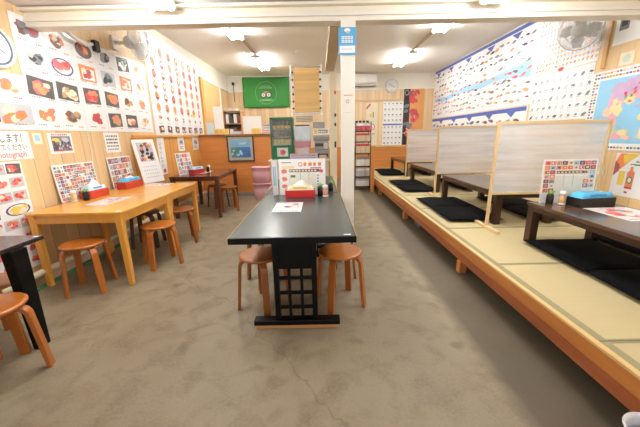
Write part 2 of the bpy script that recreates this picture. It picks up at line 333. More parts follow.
MB().box(.36,.40,-.425,-.405,.7005,.7015,PAPER).build('sticker',ty,label='tiny white sticker on the corner')
ytable(-2.57,-1.72,3.40,4.2,'varnished yellow wooden table behind the nearest yellow one, along the left wall')
DBW=wood('dark_brown_wood',(96,58,40),1,.22,.1,coat=.4)
t=thing('dining_table','dark brown wooden table in the far left corner with stools around','table',(-2.03,5.44,0))
MB().box(-.40,.40,-.58,.58,.675,.70,DBW).build('tabletop',t,bevel=.004)
MB().box(-.36,.36,-.54,-.52,.62,.675,DBW).box(-.36,.36,.52,.54,.62,.675,DBW).box(-.36,-.34,-.52,.52,.62,.675,DBW).box(.34,.36,-.52,.52,.62,.675,DBW).build('apron',t)
leg4(t,-.36,.36,-.54,.54,.674,.065,DBW,.8)
BLK=mat('black_lacquer',(7,7,8),.4,.1,5,spec=.2); BTOP=mat('black_tabletop',(56,68,70),.26,.12,2,spec=.8)
t=thing('dining_table','black table with slab legs cut off by the left edge of the photo','table',(-2.2,1.3,0))
MB().box(-.38,.37,-.6,.6,.672,.70,mat('black_brown_top',(52,38,36),.22,.1,3,coat=.3)).build('tabletop',t,bevel=.004)
for x in (.348,-.33):
    for y in (.41,-.5): MB().frus((x+.01*(x>0),y+.0,0),.022,.04,(x,y,.672),.036,.05,BLK).build('leg',t,bevel=.004)
MB().box(.335,.365,.555,.575,.7005,.702,PAPER).build('sticker',t,label='tiny white sticker on the corner')
def lattice_table(loc,label,L,first=[None]):
    t=thing('dining_table',label,'table',loc); w=.395
    MB().box(-w,w,0,L,.66,.6985,BLK).box(-w+.006,w-.006,.012,L-.012,.6985,.70,BTOP).build('tabletop',t,bevel=.004)
    edge=MB(); edge.box(-w-.004,-w,0,L,.69,.7005,mat('worn_edge',(190,160,110),.4)).box(w,w+.004,0,L,.69,.7005,mat('worn_edge',(190,160,110),.4)); edge.build('edge_strip',t)
    for y in (.125,L-.125):
        mb=MB()
        for x in (-.128,.128): mb.box(x-.018,x+.018,y-.02,y+.02,.055,.66,BLK)
        for x in (-.042,.042): mb.box(x-.010,x+.010,y-.012,y+.012,.06,.45,BLK)
        for z in (.15,.26,.37): mb.box(-.12,.12,y-.011,y+.011,z-.010,z+.010,BLK)
        mb.box(-.11,.11,y-.012,y+.012,.44,.66,BLK)
        mb.build('lattice_panel',t,bevel=.002)
        MB().box(-.30,.30,y-.035,y+.035,.024,.062,BLK).build('foot',t,bevel=.006)
        MB().box(-.285,.285,y-.03,y+.03,0,.024,wood('pad_wood',(206,150,98),0)).build('foot_pad',t)
    MB().box(-.03,.03,.145,L-.145,.44,.5,BLK).build('stretcher',t)
    return t
lt=lattice_table((-.175,1.745,0),'long black-topped table with lattice legs, nearest in the middle aisle',1.46)
MB().box(.32,.365,.03,.045,.7005,.702,PAPER).build('sticker',lt,label='tiny white sticker on the corner')
lattice_table((-.195,3.215,0),'second black-topped table standing behind the menu stand in the middle aisle',1.4)
# ================================================================ PLATFORM
pl=thing('raised_platform','raised tatami seating platform with orange wood edge along the right wall','platform',(1.32,0,0))
AW=wood('apron_wood_light',(204,132,66),1,.35,.14,coat=.15); AW2=wood('apron_wood_dark',(170,98,58),1,.4,.2); EDGE=wood('edge_light',(230,196,135),1,.4,.08)
MB().box(0,.05,YN+.1,YB-.002,.20,.288,AW).build('edge_board',pl,bevel=.006)
MB().box(.012,.05,YN+.1,YB-.002,.115,.199,AW2).build('lower_board',pl,label='darker lower edge board')
MB().box(-.002,.03,YN+.1,YB-.002,.288,.302,EDGE).build('edge_strip',pl,label='pale wooden edge strip')
MB().box(.05,2.05,YN+.1,YB-.01,.24,.265,AW2).build('base_board',pl)
for y in (.85,2.67,4.6,6.6): MB().box(-.005,.065,y-.035,y+.035,0,.114,AW).build('post',pl,bevel=.004)
MB().box(-.12,-.05,6.95,7.02,0,1.05,ORX).build('end_post',pl)
TAT=mat('tatami_rush',(204,189,143),.6,.05,1,stretch=(3,300,3)); HERI=mat('tatami_border',(156,149,112),.7,.06,30)
ys=[-1.05,-.55,.37,1.26,2.17,3.11,4.03,4.95,5.87,6.79,7.71,8.63,9.33]
for a,b in zip(ys,ys[1:]):
    m=MB().box(.055,2.045,a+.003,b-.003,.266,.300,TAT).build('tatami_mat',pl)
    MB().box(.055,2.045,a+.003,a+.016,.2995,.3015,HERI).box(.055,2.045,b-.016,b-.003,.2995,.3015,HERI).box(.032,.075,a+.003,b-.003,.285,.3018,HERI).build('border',m,label='greenish cloth border')
MB().box(1.40,1.62,4.05,4.3,0.001,.2,mat('crate_grey',(88,98,106),.6)).build('storage_crate',bevel=.01,label='dark grey crate tucked under the platform',category='crate')
b_=thing('plastic_tub','small white plastic tub with blue contents at the platform foot, lower right corner','tub',(1.205,.83,0))
MB().lathe([(.08,0),(.098,.23),(.106,.235),(.099,.236),(.09,.22),(.075,.01),(0,.01)],(0,0,0),mat('tub_white',(232,232,236),.35),28).build('tub_body',b_)
MB().lathe([(.084,.17),(.07,.20),(0,.205)],(0,0,0),mat('tub_blue',(45,75,120),.5,.1),20).build('contents',b_,label='blue contents')
# low tables
LOWT=wood('low_table_top',(96,72,58),1,.2,.08,coat=.4); LOWL=wood('low_table_leg',(66,44,32),2,.3,.12)
def low_table(loc,label,first=[None]):
    g='low tables on the tatami platform'
    if first[0]: return dup(first[0],loc,0,label,g)
    t=thing('low_table',label,'table',loc,0,g); first[0]=t
    MB().box(-.335,.335,-.75,.75,.345,.372,LOWT).build('tabletop',t,bevel=.003)
    MB().box(-.325,-.295,-.74,.74,.30,.345,LOWL).box(.295,.325,-.74,.74,.30,.345,LOWL).box(-.295,.295,-.74,-.71,.30,.345,LOWL).box(-.295,.295,.71,.74,.30,.345,LOWL).build('apron',t)
    for x in (-.29,.29):
        for y in (-.705,.705): MB().box(x-.036,x+.036,y-.036,y+.036,.002,.345,LOWL).build('leg',t,bevel=.003)
    return t
low_table((2.255,1.965,.30),'dark brown low table nearest on the platform, carrying the blue tissue box')
low_table((2.255,3.95,.30),'dark brown low table behind the nearest partition')
low_table((2.34,5.9,.30),'dark brown low table behind the middle partition')
low_table((2.40,8.05,.30),'dark brown low table at the far end of the platform')
# cushions
ZAB=mat('zabuton_black',(7,8,11),.95,.2,20,spec=.15,bump=.3)
def cushion(x,y,rz,label,z=.303,first=[None],sx=1):
    g='black floor cushions on the platform'
    if first[0]:
        o=first[0].copy(); C.objects.link(o)
    else:
        n=14; mb=MB(); w=.315; l=.335; vs=[]; fs=[]
        def hh(u,v): return (max(0,(1-abs(u)**5)*(1-abs(v)**5)))**.5
        for side in (1,-1):
            for j in range(n+1):
                for i in range(n+1):
                    u=-1+2*i/n; v=-1+2*j/n; k=1-.02*(abs(u*v))**2
                    z0=.026+side*.022*hh(u,v) ; 
                    if side>0: z0+=.006*math.sin(5*u)*math.cos(4*v)*hh(u,v)
                    vs.append((u*w*k,v*l*k,z0 if side>0 else max(.002,z0)))
        N1=(n+1)**2
        for j in range(n):
            for i in range(n):
                a=j*(n+1)+i; fs.append((a,a+1,a+n+2,a+n+1)); fs.append((N1+a,N1+a+n+1,N1+a+n+2,N1+a+1))
        mb.add(vs,fs,ZAB,True); o=mb.build('floor_cushion'); first[0]=o
        sb=o.modifiers.new('w','WELD'); sb.merge_threshold=.0005
    o.location=(x,y,z); o.rotation_euler=(0,0,rot(rz)); o['label']=label; o['category']='cushion'; o['group']=g
    return o
row=[('nearest low table',[(2.175,2.295),(2.18,1.64)],[(2.85,2.42),(2.85,1.74)]),
     ('table behind the nearest partition',[(1.80,3.64),(1.81,4.28)],[(2.72,3.62),(2.74,4.28)]),
     ('table behind the middle partition',[(1.80,5.52),(1.80,6.19)],[(2.85,5.60),(2.85,6.28)]),
     ('farthest low table',[(1.86,7.75),(1.9,8.42)],[(2.9,7.8),(2.9,8.45)])]
for k,(nm,Lc,Rc) in enumerate(row):
    for side,cs in (('aisle',Lc),('wall',Rc)):
        for j,(x,y) in enumerate(cs):
            far='farther' if (y==max(c[1] for c in cs)) else 'nearer'
            cushion(x,y,rng.uniform(-3,3),'black floor cushion, %s one on the %s side of the %s'%(far,side,nm),sx=1)
# partitions
PW=wood('partition_pale_wood',(228,200,150),2,.45,.06); PWX=wood('partition_pale_rail',(228,200,150),0,.45,.06)
POLY=clear('frosted_ribbed_plastic',(255,255,255),.6,.3,True,True)
def partition(loc,label,first=[None]):
    g='frosted partitions on the platform'
    if first[0]: return dup(first[0],loc,0,label,g)
    t=thing('partition_screen',label,'partition',loc,0,g); first[0]=t; w=.555
    for x in (-w,w):
        MB().box(x-.013,x+.013,-.014,.014,.032,1.10,PW).build('post',t,bevel=.002)
        MB().box(x-.02,x+.02,-.22,.22,.002,.032,wood('partition_foot',(234,206,156),1,.4,.06)).build('foot',t,bevel=.004)
    MB().box(-w+.0135,w-.0135,-.012,.012,1.075,1.10,PWX).build('top_rail',t)
    MB().box(-w+.0135,w-.0135,-.012,.012,.365,.387,PWX).build('bottom_rail',t)
    MB().box(-w+.0135,w-.0135,-.002,.002,.387,1.075,POLY).build('panel',t,label='frosted ribbed plastic panel')
    return t
partition((2.345,3.1,.30),'wood-framed frosted partition nearest on the platform, behind the blue tissue box')
partition((2.43,4.83,.30),'wood-framed frosted partition in the middle of the three')
partition((2.56,6.98,.30),'wood-framed frosted partition farthest of the three')
# ================================================================ WALL POSTERS, LEFT
r=random.Random(3)
gp='food posters on the left wall'
cols=[3.045,3.36,3.705,4.05,4.40,4.73]; rows=[1.53,1.775,2.015,2.255]
kinds=[[('none',[ORI,SALM,CREAM]),('none',[SLATE,TAN,BRN]),('none',[REDI,WINE]),('dark',[TAN,SALM]),('dark',[SALM,CREAM]),('none',[TAN,CREAM])],
       [('dark',[SALM,CREAM,PINKI,TAN]),('dark',[CREAM,CREAM,TAN]),('dark',[REDI,SALM]),('dark',[SALM,ORI]),('none',[BRN,TAN]),('none',[TAN,SALM])],
       [('none',[INK,SLATE,LGREY]),('blue',[SALM,PINKI,REDI]),('orange',[WINE,REDI,CREAM]),('grey',[SLATE,INK]),('orange',[SALM,CREAM]),('none',[SALM,CREAM])],
       [('none',[WINE,BRN,SLATE]),('none',[SALM,BRN,CREAM]),('round',[WINE,ORI,BRN]),('none',[SLATE,INK,GREYINK]),('dark',[LGREY,PAPER,GRN]),('none',[TAN,CREAM])]]
def bigfood(mb):
    for j,z in enumerate(rows):
        for i,y in enumerate(cols):
            k,c=kinds[j][i]; w=.275 if i<2 else .25
            food(mb,FL,y,z+.012,w,.165,k,c,r,k=9)
            bars(mb,FL,y-.12,z-.085,.09,.012,.004,GREYINK,4,r); bars(mb,FL,y+.05,z-.095,.07,.012,.004,PINKI,3,r)
    for u in (3.2,3.53,3.88,4.22,4.56): rect(mb,FL,u,1.41,u+.003,2.36,.0036,LGREY)
poster('food_poster','long white poster of seafood dishes in four rows, on the left wall nearest the camera','poster',FL,(2.885,1.40,4.93,2.375),GLOSSP,bigfood,gp)
def shr(mb):
    food(mb,FL,2.74,1.53,.30,.17,'grey',[ORI,SALM,CREAM,ORI],r); food(mb,FL,2.72,1.76,.26,.12,'none',[SALM,CREAM,TAN,ORI],r)
    bars(mb,FL,2.7,1.44,.12,.012,.004,PINKI,4,r); bars(mb,FL,2.75,1.66,.08,.012,.004,PINKI,4,r)
    for u in (2.5,2.3): food(mb,FL,u,1.53,.18,.14,'dark',[SALM,CREAM],r); food(mb,FL,u,1.76,.18,.12,'none',[SALM,TAN],r)
poster('food_poster','white poster with fried shrimp picture cut by the left photo edge','poster',FL,(2.2,1.40,2.88,1.86),GLOSSP,shr,gp)
def sushi(mb):
    for j in range(8):
        for i in range(7):
            y=5.2+i*.285; z=2.66-j*.172
            if j==0 and i<1: continue
            if j<6:
                c=r.choice([SALM,SALM,ORI,REDI,TAN,SALM]); a=r.uniform(1.0,1.9)
                ell(mb,FL,y,z,.064,.07,.004,c,a-1.2,14,.05,r); ell(mb,FL,y+.005,z+.008,.035,.035,.0046,r.choice([PINKI,CREAM,SALM,ORI]),a,10,.2,r)
                if r.random()<.3: ell(mb,FL,y,z-.03,.05,.02,.005,DKP,0,8,.2,r)
            else: food(mb,FL,y,z,.16,.11,'dark' if j==7 else 'none',[SALM,CREAM,BRN],r,k=6)
            bars(mb,FL,y-.06,z-.082,.12,.01,.004,GREYINK,4,r)
    rect(mb,FL,6.45,1.72,6.68,1.77,.0052,YEL)
    text(mb,FL,'すし',5.07,2.66,.13,INK); bars(mb,FL,5.08,2.60,.2,.02,.004,INK,5,r); ell(mb,FL,5.12,2.83,.06,.045,.004,SLATE)
poster('food_poster','white poster of orange sushi pieces in many rows, farther along the left wall','poster',FL,(5.0,1.385,7.08,2.89),GLOSSP,sushi,gp)
def sgn(mb):
    text(mb,FL,'します！',2.765,1.30,.085,INK,align='RIGHT',sx=.72)
    text(mb,FL,'てください',2.755,1.235,.058,INK,align='RIGHT',sx=.8)
    text(mb,FL,'photograph',2.735,1.172,.072,REDI,align='RIGHT',sx=.82)
poster('wall_sign','white sign with black Japanese lettering and a red English word, at the left photo edge','sign',FL,(2.15,1.15,2.795,1.388),PAPER,sgn)
def sash(mb):
    for j in range(5):
        for i in range(4):
            y=2.58-i*.135; z=1.08-j*.115
            if j==3 and i==0: food(mb,FL,y-.05,z,.22,.10,'blue',[YEL,YEL,CREAM],r)
            elif j==3 and i==1: continue
            else: food(mb,FL,y,z,.125,.085,r.choice(['dark','none','grey']),[SALM,REDI,PINKI,SALM,CREAM],r,k=8)
    for j in range(3):
        for i in range(4): food(mb,FL,2.57-i*.135,.50-j*.115,.12,.085,'none',[SALM,REDI,PINKI],r,k=7)
poster('food_poster','tall poster of red sashimi plates beside the near yellow table, below the lettered sign','poster',FL,(2.05,.20,2.66,1.14),GLOSSP,sash,gp)
poster('paper_notice','tiny white notice with a pale blue print between the lettered sign and the crowd photo','notice',FL,(2.83,1.275,2.92,1.375),CREAM,lambda mb:rect(mb,FL,2.85,1.30,2.90,1.355,.004,LBL))
def crowd(mb):
    rect(mb,FL,3.02,1.20,3.25,1.345,.004,SLATE)
    for i in range(40): ell(mb,FL,r.uniform(3.03,3.24),r.uniform(1.21,1.29),.012,.014,.0044+.0001*i,r.choice([INK,LGREY,BRN,NAVY]),0,6,.2,r)
    ell(mb,FL,3.07,1.31,.04,.02,.005,YEL,0,8,.3,r); ell(mb,FL,3.19,1.31,.05,.025,.005,LGREY,0,8,.3,r); bars(mb,FL,3.03,1.352,.2,.016,.004,PINKI,8,r); rect(mb,FL,3.02,1.20,3.25,1.212,.009,WINE)
poster('photo_poster','small dark group photo poster under the long seafood poster','poster',FL,(2.985,1.175,3.275,1.375),PAPER,crowd)
def tx(mb):
    for k in range(5): bars(mb,FL,3.80,1.335-k*.04,.22,.018,.004,INK if k<4 else GREYINK,7,r)
poster('text_notice','white sheet of black printed lines under the seafood poster','notice',FL,(3.77,1.145,4.05,1.385),PAPER,tx)
def wire(pts,label,m): MB().tube(pts,.005,m,6).build('power_cable',label=label,category='cable')
wire([(-2.592,3.50,1.39),(-2.59,3.52,1.2),(-2.59,3.49,1.0),(-2.59,3.50,.72)],'thin white cable hanging down the left plank wall',WHITE)
# small calendars and hangings on the orange wall
def cal(mb,y,z):
    food(mb,FL,y,z+.03,.17,.10,'grey',[SLATE,INK,GREYINK],r,k=6); bars(mb,FL,y-.08,z-.06,.16,.02,.004,GREYINK,6,r); bars(mb,FL,y-.08,z-.09,.16,.02,.004,GREYINK,6,r)
poster('wall_calendar','small grey calendar on the orange wall, nearer of the two below the sushi poster','calendar',FL,(5.72,1.07,5.98,1.33),PAPER,lambda mb:cal(mb,5.85,1.20))
poster('wall_calendar','small grey calendar on the orange wall, farther of the two below the sushi poster','calendar',FL,(6.38,1.06,6.68,1.315),PAPER,lambda mb:cal(mb,6.53,1.19))
poster('light_switch','white light switch plate on the orange wall beside the farther calendar','switch',FL,(6.84,1.13,6.94,1.24),WHITE,lambda mb:rect(mb,FL,6.865,1.16,6.915,1.21,.004,LGREY))
def scroll(mb):
    for k,ch in enumerate('いらっしゃい'): text(mb,FL,ch,5.02,1.20-k*.072,.08,INK)
    ell(mb,FL,5.10,.78,.05,.035,.004,REDI)
poster('paper_scroll','narrow white scroll with black vertical characters beside the standing picture board','scroll',FL,(4.98,.72,5.20,1.322),PAPER,scroll)
cb=thing('framed_board','orange wooden framed board on the left wall behind the standing picture board','board',(0,0,0))
MB().box(-2.598,-2.575,4.36,4.80,.72,1.27,wood('board_orange',(232,178,100),2)).build('backboard',cb)
mb=MB(); m=wood('board_frame',(206,140,62),2)
for a in ((4.30,4.36,.70,1.32),(4.80,4.86,.70,1.32)): mb.box(-2.598,-2.56,a[0],a[1],a[2],a[3],m)
mb.box(-2.598,-2.56,4.36,4.80,1.27,1.32,m); mb.build('frame',cb)
# standing picture board
F=Fr((-2.43,4.165,.7005),(.36,.93,0),(-.12,-.05,1)); 
def pb(mb):
    rect(mb,F,.05,.30,.29,.56,.004,LGREY); 
    for i in range(26): ell(mb,F,r.uniform(.08,.26),r.uniform(.32,.54),.03,.022,.0044+.0002*i,r.choice([BRN,WINE,INK,SALM,CREAM]),r.random(),8,.2,r)
    for k in range(4): bars(mb,F,.06,.22-k*.05,.22,.014,.004,LGREY,6,r)
poster('picture_board','tall white picture board standing at the far end of the yellow tables','board',F,(0,0,.34,.60),GLOSSP,pb,t=.006)
# clock at left edge
def clock(t,T,rad,rim,face):
    MB().lathe([(0,0),(rad,0),(rad*1.03,.02),(rad*.98,.035),(rad*.88,.03),(rad*.87,.02)],(0,0,0),rim,40,T,smooth=False,caps=False).lathe([(rad*.875,.0225),(0,.0226)],(0,0,0),face,40,T,smooth=False,caps=False).build('clock_case',t)
    mb=MB()
    for k in range(12):
        a=k*PI/6; R_=T@M.Rotation(a,4,'Z'); mb.box(-rad*.015,rad*.015,rad*.68,rad*.80,.023,.0242,GREYINK,R_)
    mb.build('hour_marks',t)
    for a,l,w in ((-2.1,.5,.03),(.9,.7,.02)): MB().box(-rad*w,rad*w,-rad*.1,rad*l,.0245,.0265,SLATE,T@M.Rotation(a,4,'Z')).build('hand',t)
c1=thing('wall_clock','round clock with dark rim cut by the left photo edge','clock',(-2.599,2.68,2.05)); clock(c1,Fr((0,0,0),(0,1,0),(0,0,1)) and M(((0,0,1,0),(1,0,0,0),(0,1,0,0),(0,0,0,1))),.165,WHITE,PAPER)
MB().lathe([(.128,.0232),(.142,.0232),(.142,.026),(.128,.026),(.128,.0232)],(0,0,0),mat('clock_ring_blue',(96,112,136),.4),40,M(((0,0,1,0),(1,0,0,0),(0,1,0,0),(0,0,0,1))),caps=False).build('dial_ring',c1)
c2=thing('wall_clock','round grey clock high on the back wall beside the air conditioner','clock',(2.146,9.349,2.655)); clock(c2,M(((1,0,0,0),(0,0,-1,0),(0,1,0,0),(0,0,0,1))),.19,mat('clock_rim_grey',(206,206,204),.3),mat('clock_face',(226,224,220),.4))
# ================================================================ FANS UNDER COVERS
BAG=clear('plastic_cover',(238,238,240),.22,.08)
FW=mat('fan_white',(226,226,228),.35); FG=mat('fan_grey',(196,200,205),.4)
def fan(loc,T,label,H=None):
    t=thing('wall_fan',label,'fan',loc)
    MB().box(-.05,.05,-.08,.08,0,.03,FW,T).tube([T@V((0,0,.03)),T@V((0,.0,.14)),T@V((0,.05,.18))],.022,FW).build('bracket',t)
    if H is not None: T=M.Translation(T@V((0,.05,.22)))@H@M.Translation((0,0,-.22))
    MB().lathe([(0,.16),(.06,.165),(.075,.20),(.07,.27),(.03,.29),(0,.29)],(0,0,0),FG,24,T).build('motor',t)
    mb=MB(); ring=lambda R_,z,rr:mb.tube([T@V((R_*math.cos(2*PI*k/32),R_*math.sin(2*PI*k/32),z)) for k in range(33)],rr,FW,6)
    ring(.21,.32,.007); ring(.14,.37,.003); ring(.08,.385,.003); ring(.19,.35,.003)
    for k in range(24):
        a=2*PI*k/24; c,s_=math.cos(a),math.sin(a); mb.tube([T@V((c*q,s_*q,z)) for q,z in ((.05,.388),(.14,.37),(.19,.35),(.21,.32),(.17,.28),(.07,.265))],.0018,FW,5)
    mb.build('guard',t)
    for k in range(4):
        a=k*PI/2; R_=T@M.Rotation(a,4,'Z'); pts=[R_@V(p) for p in ((.03,-.02,.315),(.10,-.075,.30),(.18,-.05,.305),(.19,.03,.33),(.12,.06,.34),(.03,.02,.325))]
        MB().poly(pts,mat('fan_blade',(208,211,214),.35)).build('blade',t)
    MB().lathe([(0,.392),(.072,.392),(.075,.386),(0,.38)],(0,0,0),mat('fan_hub',(206,206,202),.4),28,T).build('hub_cap',t)
    prof=[(.05,.10),(.24,.13),(.30,.20),(.32,.32),(.28,.42),(.1,.44),(0,.44)]
    m=MB(); n=26; vs=[];fs=[]
    for j,(R_,z) in enumerate(prof):
        for k in range(n):
            a=2*PI*k/n; q=(abs(math.cos(a))**4+abs(math.sin(a))**4)**-.25*(1+.035*math.sin(9*a+j)); vs.append(T@V((R_*q*.86*math.cos(a),R_*q*.86*math.sin(a),z+.01*math.sin(5*a+2*j))))
    for j in range(len(prof)-1):
        for k in range(n): fs.append((j*n+k,j*n+(k+1)%n,(j+1)*n+(k+1)%n,(j+1)*n+k))
    m.add(vs,fs,BAG,True); m.build('dust_cover',t,label='clear plastic dust cover')
Tr=Fr((0,0,0),(0,-1,0),(0,0,1)); 
def T3(u,v,n): return M(((u[0],v[0],n[0],0),(u[1],v[1],n[1],0),(u[2],v[2],n[2],0),(0,0,0,1)))
def aim(n):
    n=V(n).normalized(); u=V((0,0,1)).cross(n).normalized(); v=n.cross(u); return T3(u,v,n)
fan((3.379,4.00,2.40),aim((-1,0,0)),'white wall fan in a clear plastic cover high on the right wall',aim((-.72,-.68,-.12)))
fan((-2.599,4.28,2.50),aim((1,0,0)),'white wall fan in a clear plastic cover high on the left wall')
MB().tube([(-2.595,3.36,2.41),(-2.56,3.42,2.40),(-2.54,3.55,2.34),(-2.55,3.70,2.32),(-2.56,3.82,2.36)],.018,FW,10).build('cable_loop',label='white curved cord hanging on the left wall beside the covered fan',category='cord')
MB().box(-2.599,-2.55,3.86,3.94,2.30,2.42,INK).build('power_socket',label='small black socket box on the left wall beside the covered fan',category='socket',bevel=.006)
# ================================================================ WALL POSTERS, RIGHT
def RU(y): return -y
FISH=[SLATE,BRN,GREYINK,REDI,SALM,SLATE,NAVY,INK,ORI,DKP]
def fish(mb,y,z,w,c,n=.0045):
    a=r.uniform(-.2,.3); ell(mb,FRt,-y,z,w*.5,w*.19,n,c,a,10,.06,r); ca,sa=math.cos(a),math.sin(a)
    mb.poly([FRt.p(-y+(-w*.42)*ca,z+(-w*.42)*sa,n),FRt.p(-y-w*.66*ca-w*.16*sa,z-w*.66*sa+w*.16*ca,n),FRt.p(-y-w*.66*ca+w*.16*sa,z-w*.66*sa-w*.16*ca,n)],c)
def chart1(mb):
    n=.0036
    # blue top band with downward points
    pts=[]
    rect(mb,FRt,-9.28,2.915,-5.12,2.975,n,BLU)
    for y in (5.6,6.4,7.3,8.2,9.0): mb.poly([FRt.p(-y-.16,2.90,n),FRt.p(-y,2.80,n),FRt.p(-y+.12,2.90,n)],BLU)
    # pale blue stream through the middle
    mb.poly([FRt.p(-q[0],q[1],n) for q in ((9.2,2.16),(8.4,2.12),(7.6,2.2),(6.8,2.16),(6.0,2.24),(5.14,2.14),(5.14,2.42),(5.8,2.36),(6.6,2.30),(7.5,2.34),(8.4,2.22),(9.2,2.26))],LBL)
    for j in range(9):
        for i in range(25):
            y=9.17-i*.166+r.uniform(-.04,.04); z=2.79-j*.12+r.uniform(-.025,.025)
            if r.random()<.12: continue
            c=r.choice(FISH) if j<3 else r.choice([PINKI,SALM,TAN,SLATE,BRN,GREYINK,SLATE,LGREY])
            fish(mb,y,z,r.uniform(.07,.15),c); bars(mb,FRt,-y-.07,z-.06,.14,.012,.0045,LGREY,4,r)
poster('fish_chart','large white fish chart with zigzag blue top band on the right wall','poster',FRt,(-9.30,1.72,-5.06,2.99),GLOSSP,chart1,'seafood charts on the right wall')
def chart2(mb):
    n=.0036; rect(mb,FRt,-9.28,1.63,-5.12,1.70,n,BLU)
    for y in (5.5,6.2,7.0,7.8,8.6): mb.poly([FRt.p(-y-.15,1.63,n),FRt.p(-y,1.54,n),FRt.p(-y+.1,1.63,n)],BLU)
    for j in range(5):
        for i in range(16):
            y=9.1-i*.25+r.uniform(-.05,.05); z=1.50-j*.145+r.uniform(-.02,.02); fish(mb,y,z,r.uniform(.12,.19),r.choice([SLATE,GREYINK,SLATE,BRN,DKP])); bars(mb,FRt,-y-.07,z-.06,.14,.012,.0045,LGREY,4,r)
poster('fish_chart','lower white fish chart with a blue top band, partly behind the frosted partitions','poster',FRt,(-9.30,.80,-5.10,1.705),GLOSSP,chart2,'seafood charts on the right wall')
def dens(mb):
    for j in range(13):
        for i in range(17):
            y=5.0-i*.064; z=2.92-j*.062
            if z>2.85-(5.0-y)*.34+.2: continue
            c=r.choice([GREYINK,LGREY,TAN,GREYINK,SALM]) if j<11 else r.choice([REDI,ORI,SALM,YEL])
            ell(mb,FRt,-y,z,.022,.014,.004,c,r.random(),7,.2,r); bars(mb,FRt,-y-.025,z-.027,.05,.007,.004,LGREY,2,r)
    ell(mb,FRt,-4.66,2.80,.05,.03,.005,REDI,0,9,.3,r); ell(mb,FRt,-4.52,2.13,.06,.03,.005,REDI,0,9,.3,r)
poster('seafood_chart','dense white chart of tiny shellfish pictures behind the covered wall fan on the right wall','poster',FRt,(-5.05,2.11,-3.95,2.97),GLOSSP,dens,'seafood charts on the right wall')
def bwc(mb):
    for j in range(5):
        for i in range(9):
            y=4.98-i*.122; z=2.03-j*.125
            c=r.choice([SLATE,DKP,GREYINK,SLATE,GREYINK,LGREY]); ell(mb,FRt,-y,z-.025,r.uniform(.02,.04),.012+.008*r.random(),.0042,c,r.uniform(-.2,.7),8,.2,r)
            for k in range(3): bars(mb,FRt,-y-.035,z+.012+k*.017,.07,.007,.004,LGREY,2,r)
            bars(mb,FRt,-y-.04,z-.055,.07,.008,.004,GREYINK,2,r)
poster('seafood_chart','white chart of small grey fish and print between the fish chart and the world map','poster',FRt,(-5.05,1.445,-3.965,2.10),GLOSSP,bwc,'seafood charts on the right wall')
def wmap(mb):
    # flags round the edge, sea, land
    rect(mb,FRt,-3.85,1.15,-2.55,1.86,.0036,mat('map_sea',(150,208,240),.4,.02))
    fl=[REDI,GRN,BLU,YEL,PAPER,ORI,NAVY]
    for k in range(36):
        y=3.93-k*.038; 
        for z in (1.925,1.885,1.095): rect(mb,FRt,-y,z,-y+.028,z+.02,.004,r.choice(fl)); rect(mb,FRt,-y,z+.007,-y+.028,z+.013,.0044,r.choice(fl))
    for k in range(22):
        for y in (3.935,3.895): rect(mb,FRt,-y,1.13+k*.034,-y+.028,1.13+k*.034+.02,.004,r.choice(fl))
    P1=mat('map_pink',(236,178,196),.5); P2=mat('map_lilac',(206,176,214),.5); P3=mat('map_yellow',(240,226,170),.5); P4=mat('map_green',(176,214,170),.5); P5=mat('map_peach',(244,206,176),.5)
    lands=[(3.60,1.62,.10,.12,P1),(3.52,1.72,.14,.10,P2),(3.36,1.76,.17,.09,P2),(3.30,1.66,.14,.06,P1),(3.66,1.50,.07,.06,P5),(3.58,1.53,.08,.10,P3),(3.60,1.40,.06,.09,P1),(3.45,1.62,.07,.05,P3),(3.15,1.70,.12,.07,P2),(3.22,1.43,.10,.05,P3),(3.20,1.44,.05,.03,P4),(2.95,1.7,.12,.12,P1),(2.8,1.6,.12,.12,P3),(2.75,1.4,.08,.12,P4),
           (3.52,1.24,.07,.05,P1),(3.44,1.27,.06,.04,P3),(3.40,1.22,.05,.03,P5),(3.56,1.29,.04,.03,P4)]
    for i,(y,z,a,b,c) in enumerate(lands): ell(mb,FRt,-y,z,a,b,.004+.0002*i,c,r.uniform(-.3,.3),16,.28,r)
    for i in range(26): ell(mb,FRt,-r.uniform(3.15,3.68),r.uniform(1.5,1.8),.02,.014,.0085,r.choice([P1,P2,P3,P4,P5,PINKI]),r.random(),8,.3,r)
    rect(mb,FRt,-3.33,1.17,-3.15,1.33,.004,LBL); ell(mb,FRt,-3.24,1.25,.05,.06,.0045,CREAM,0,12,.3,r)
poster('world_map','world map poster bordered with little flags on the right wall','map',FRt,(-3.96,1.075,-2.5,1.965),GLOSSP,wmap)
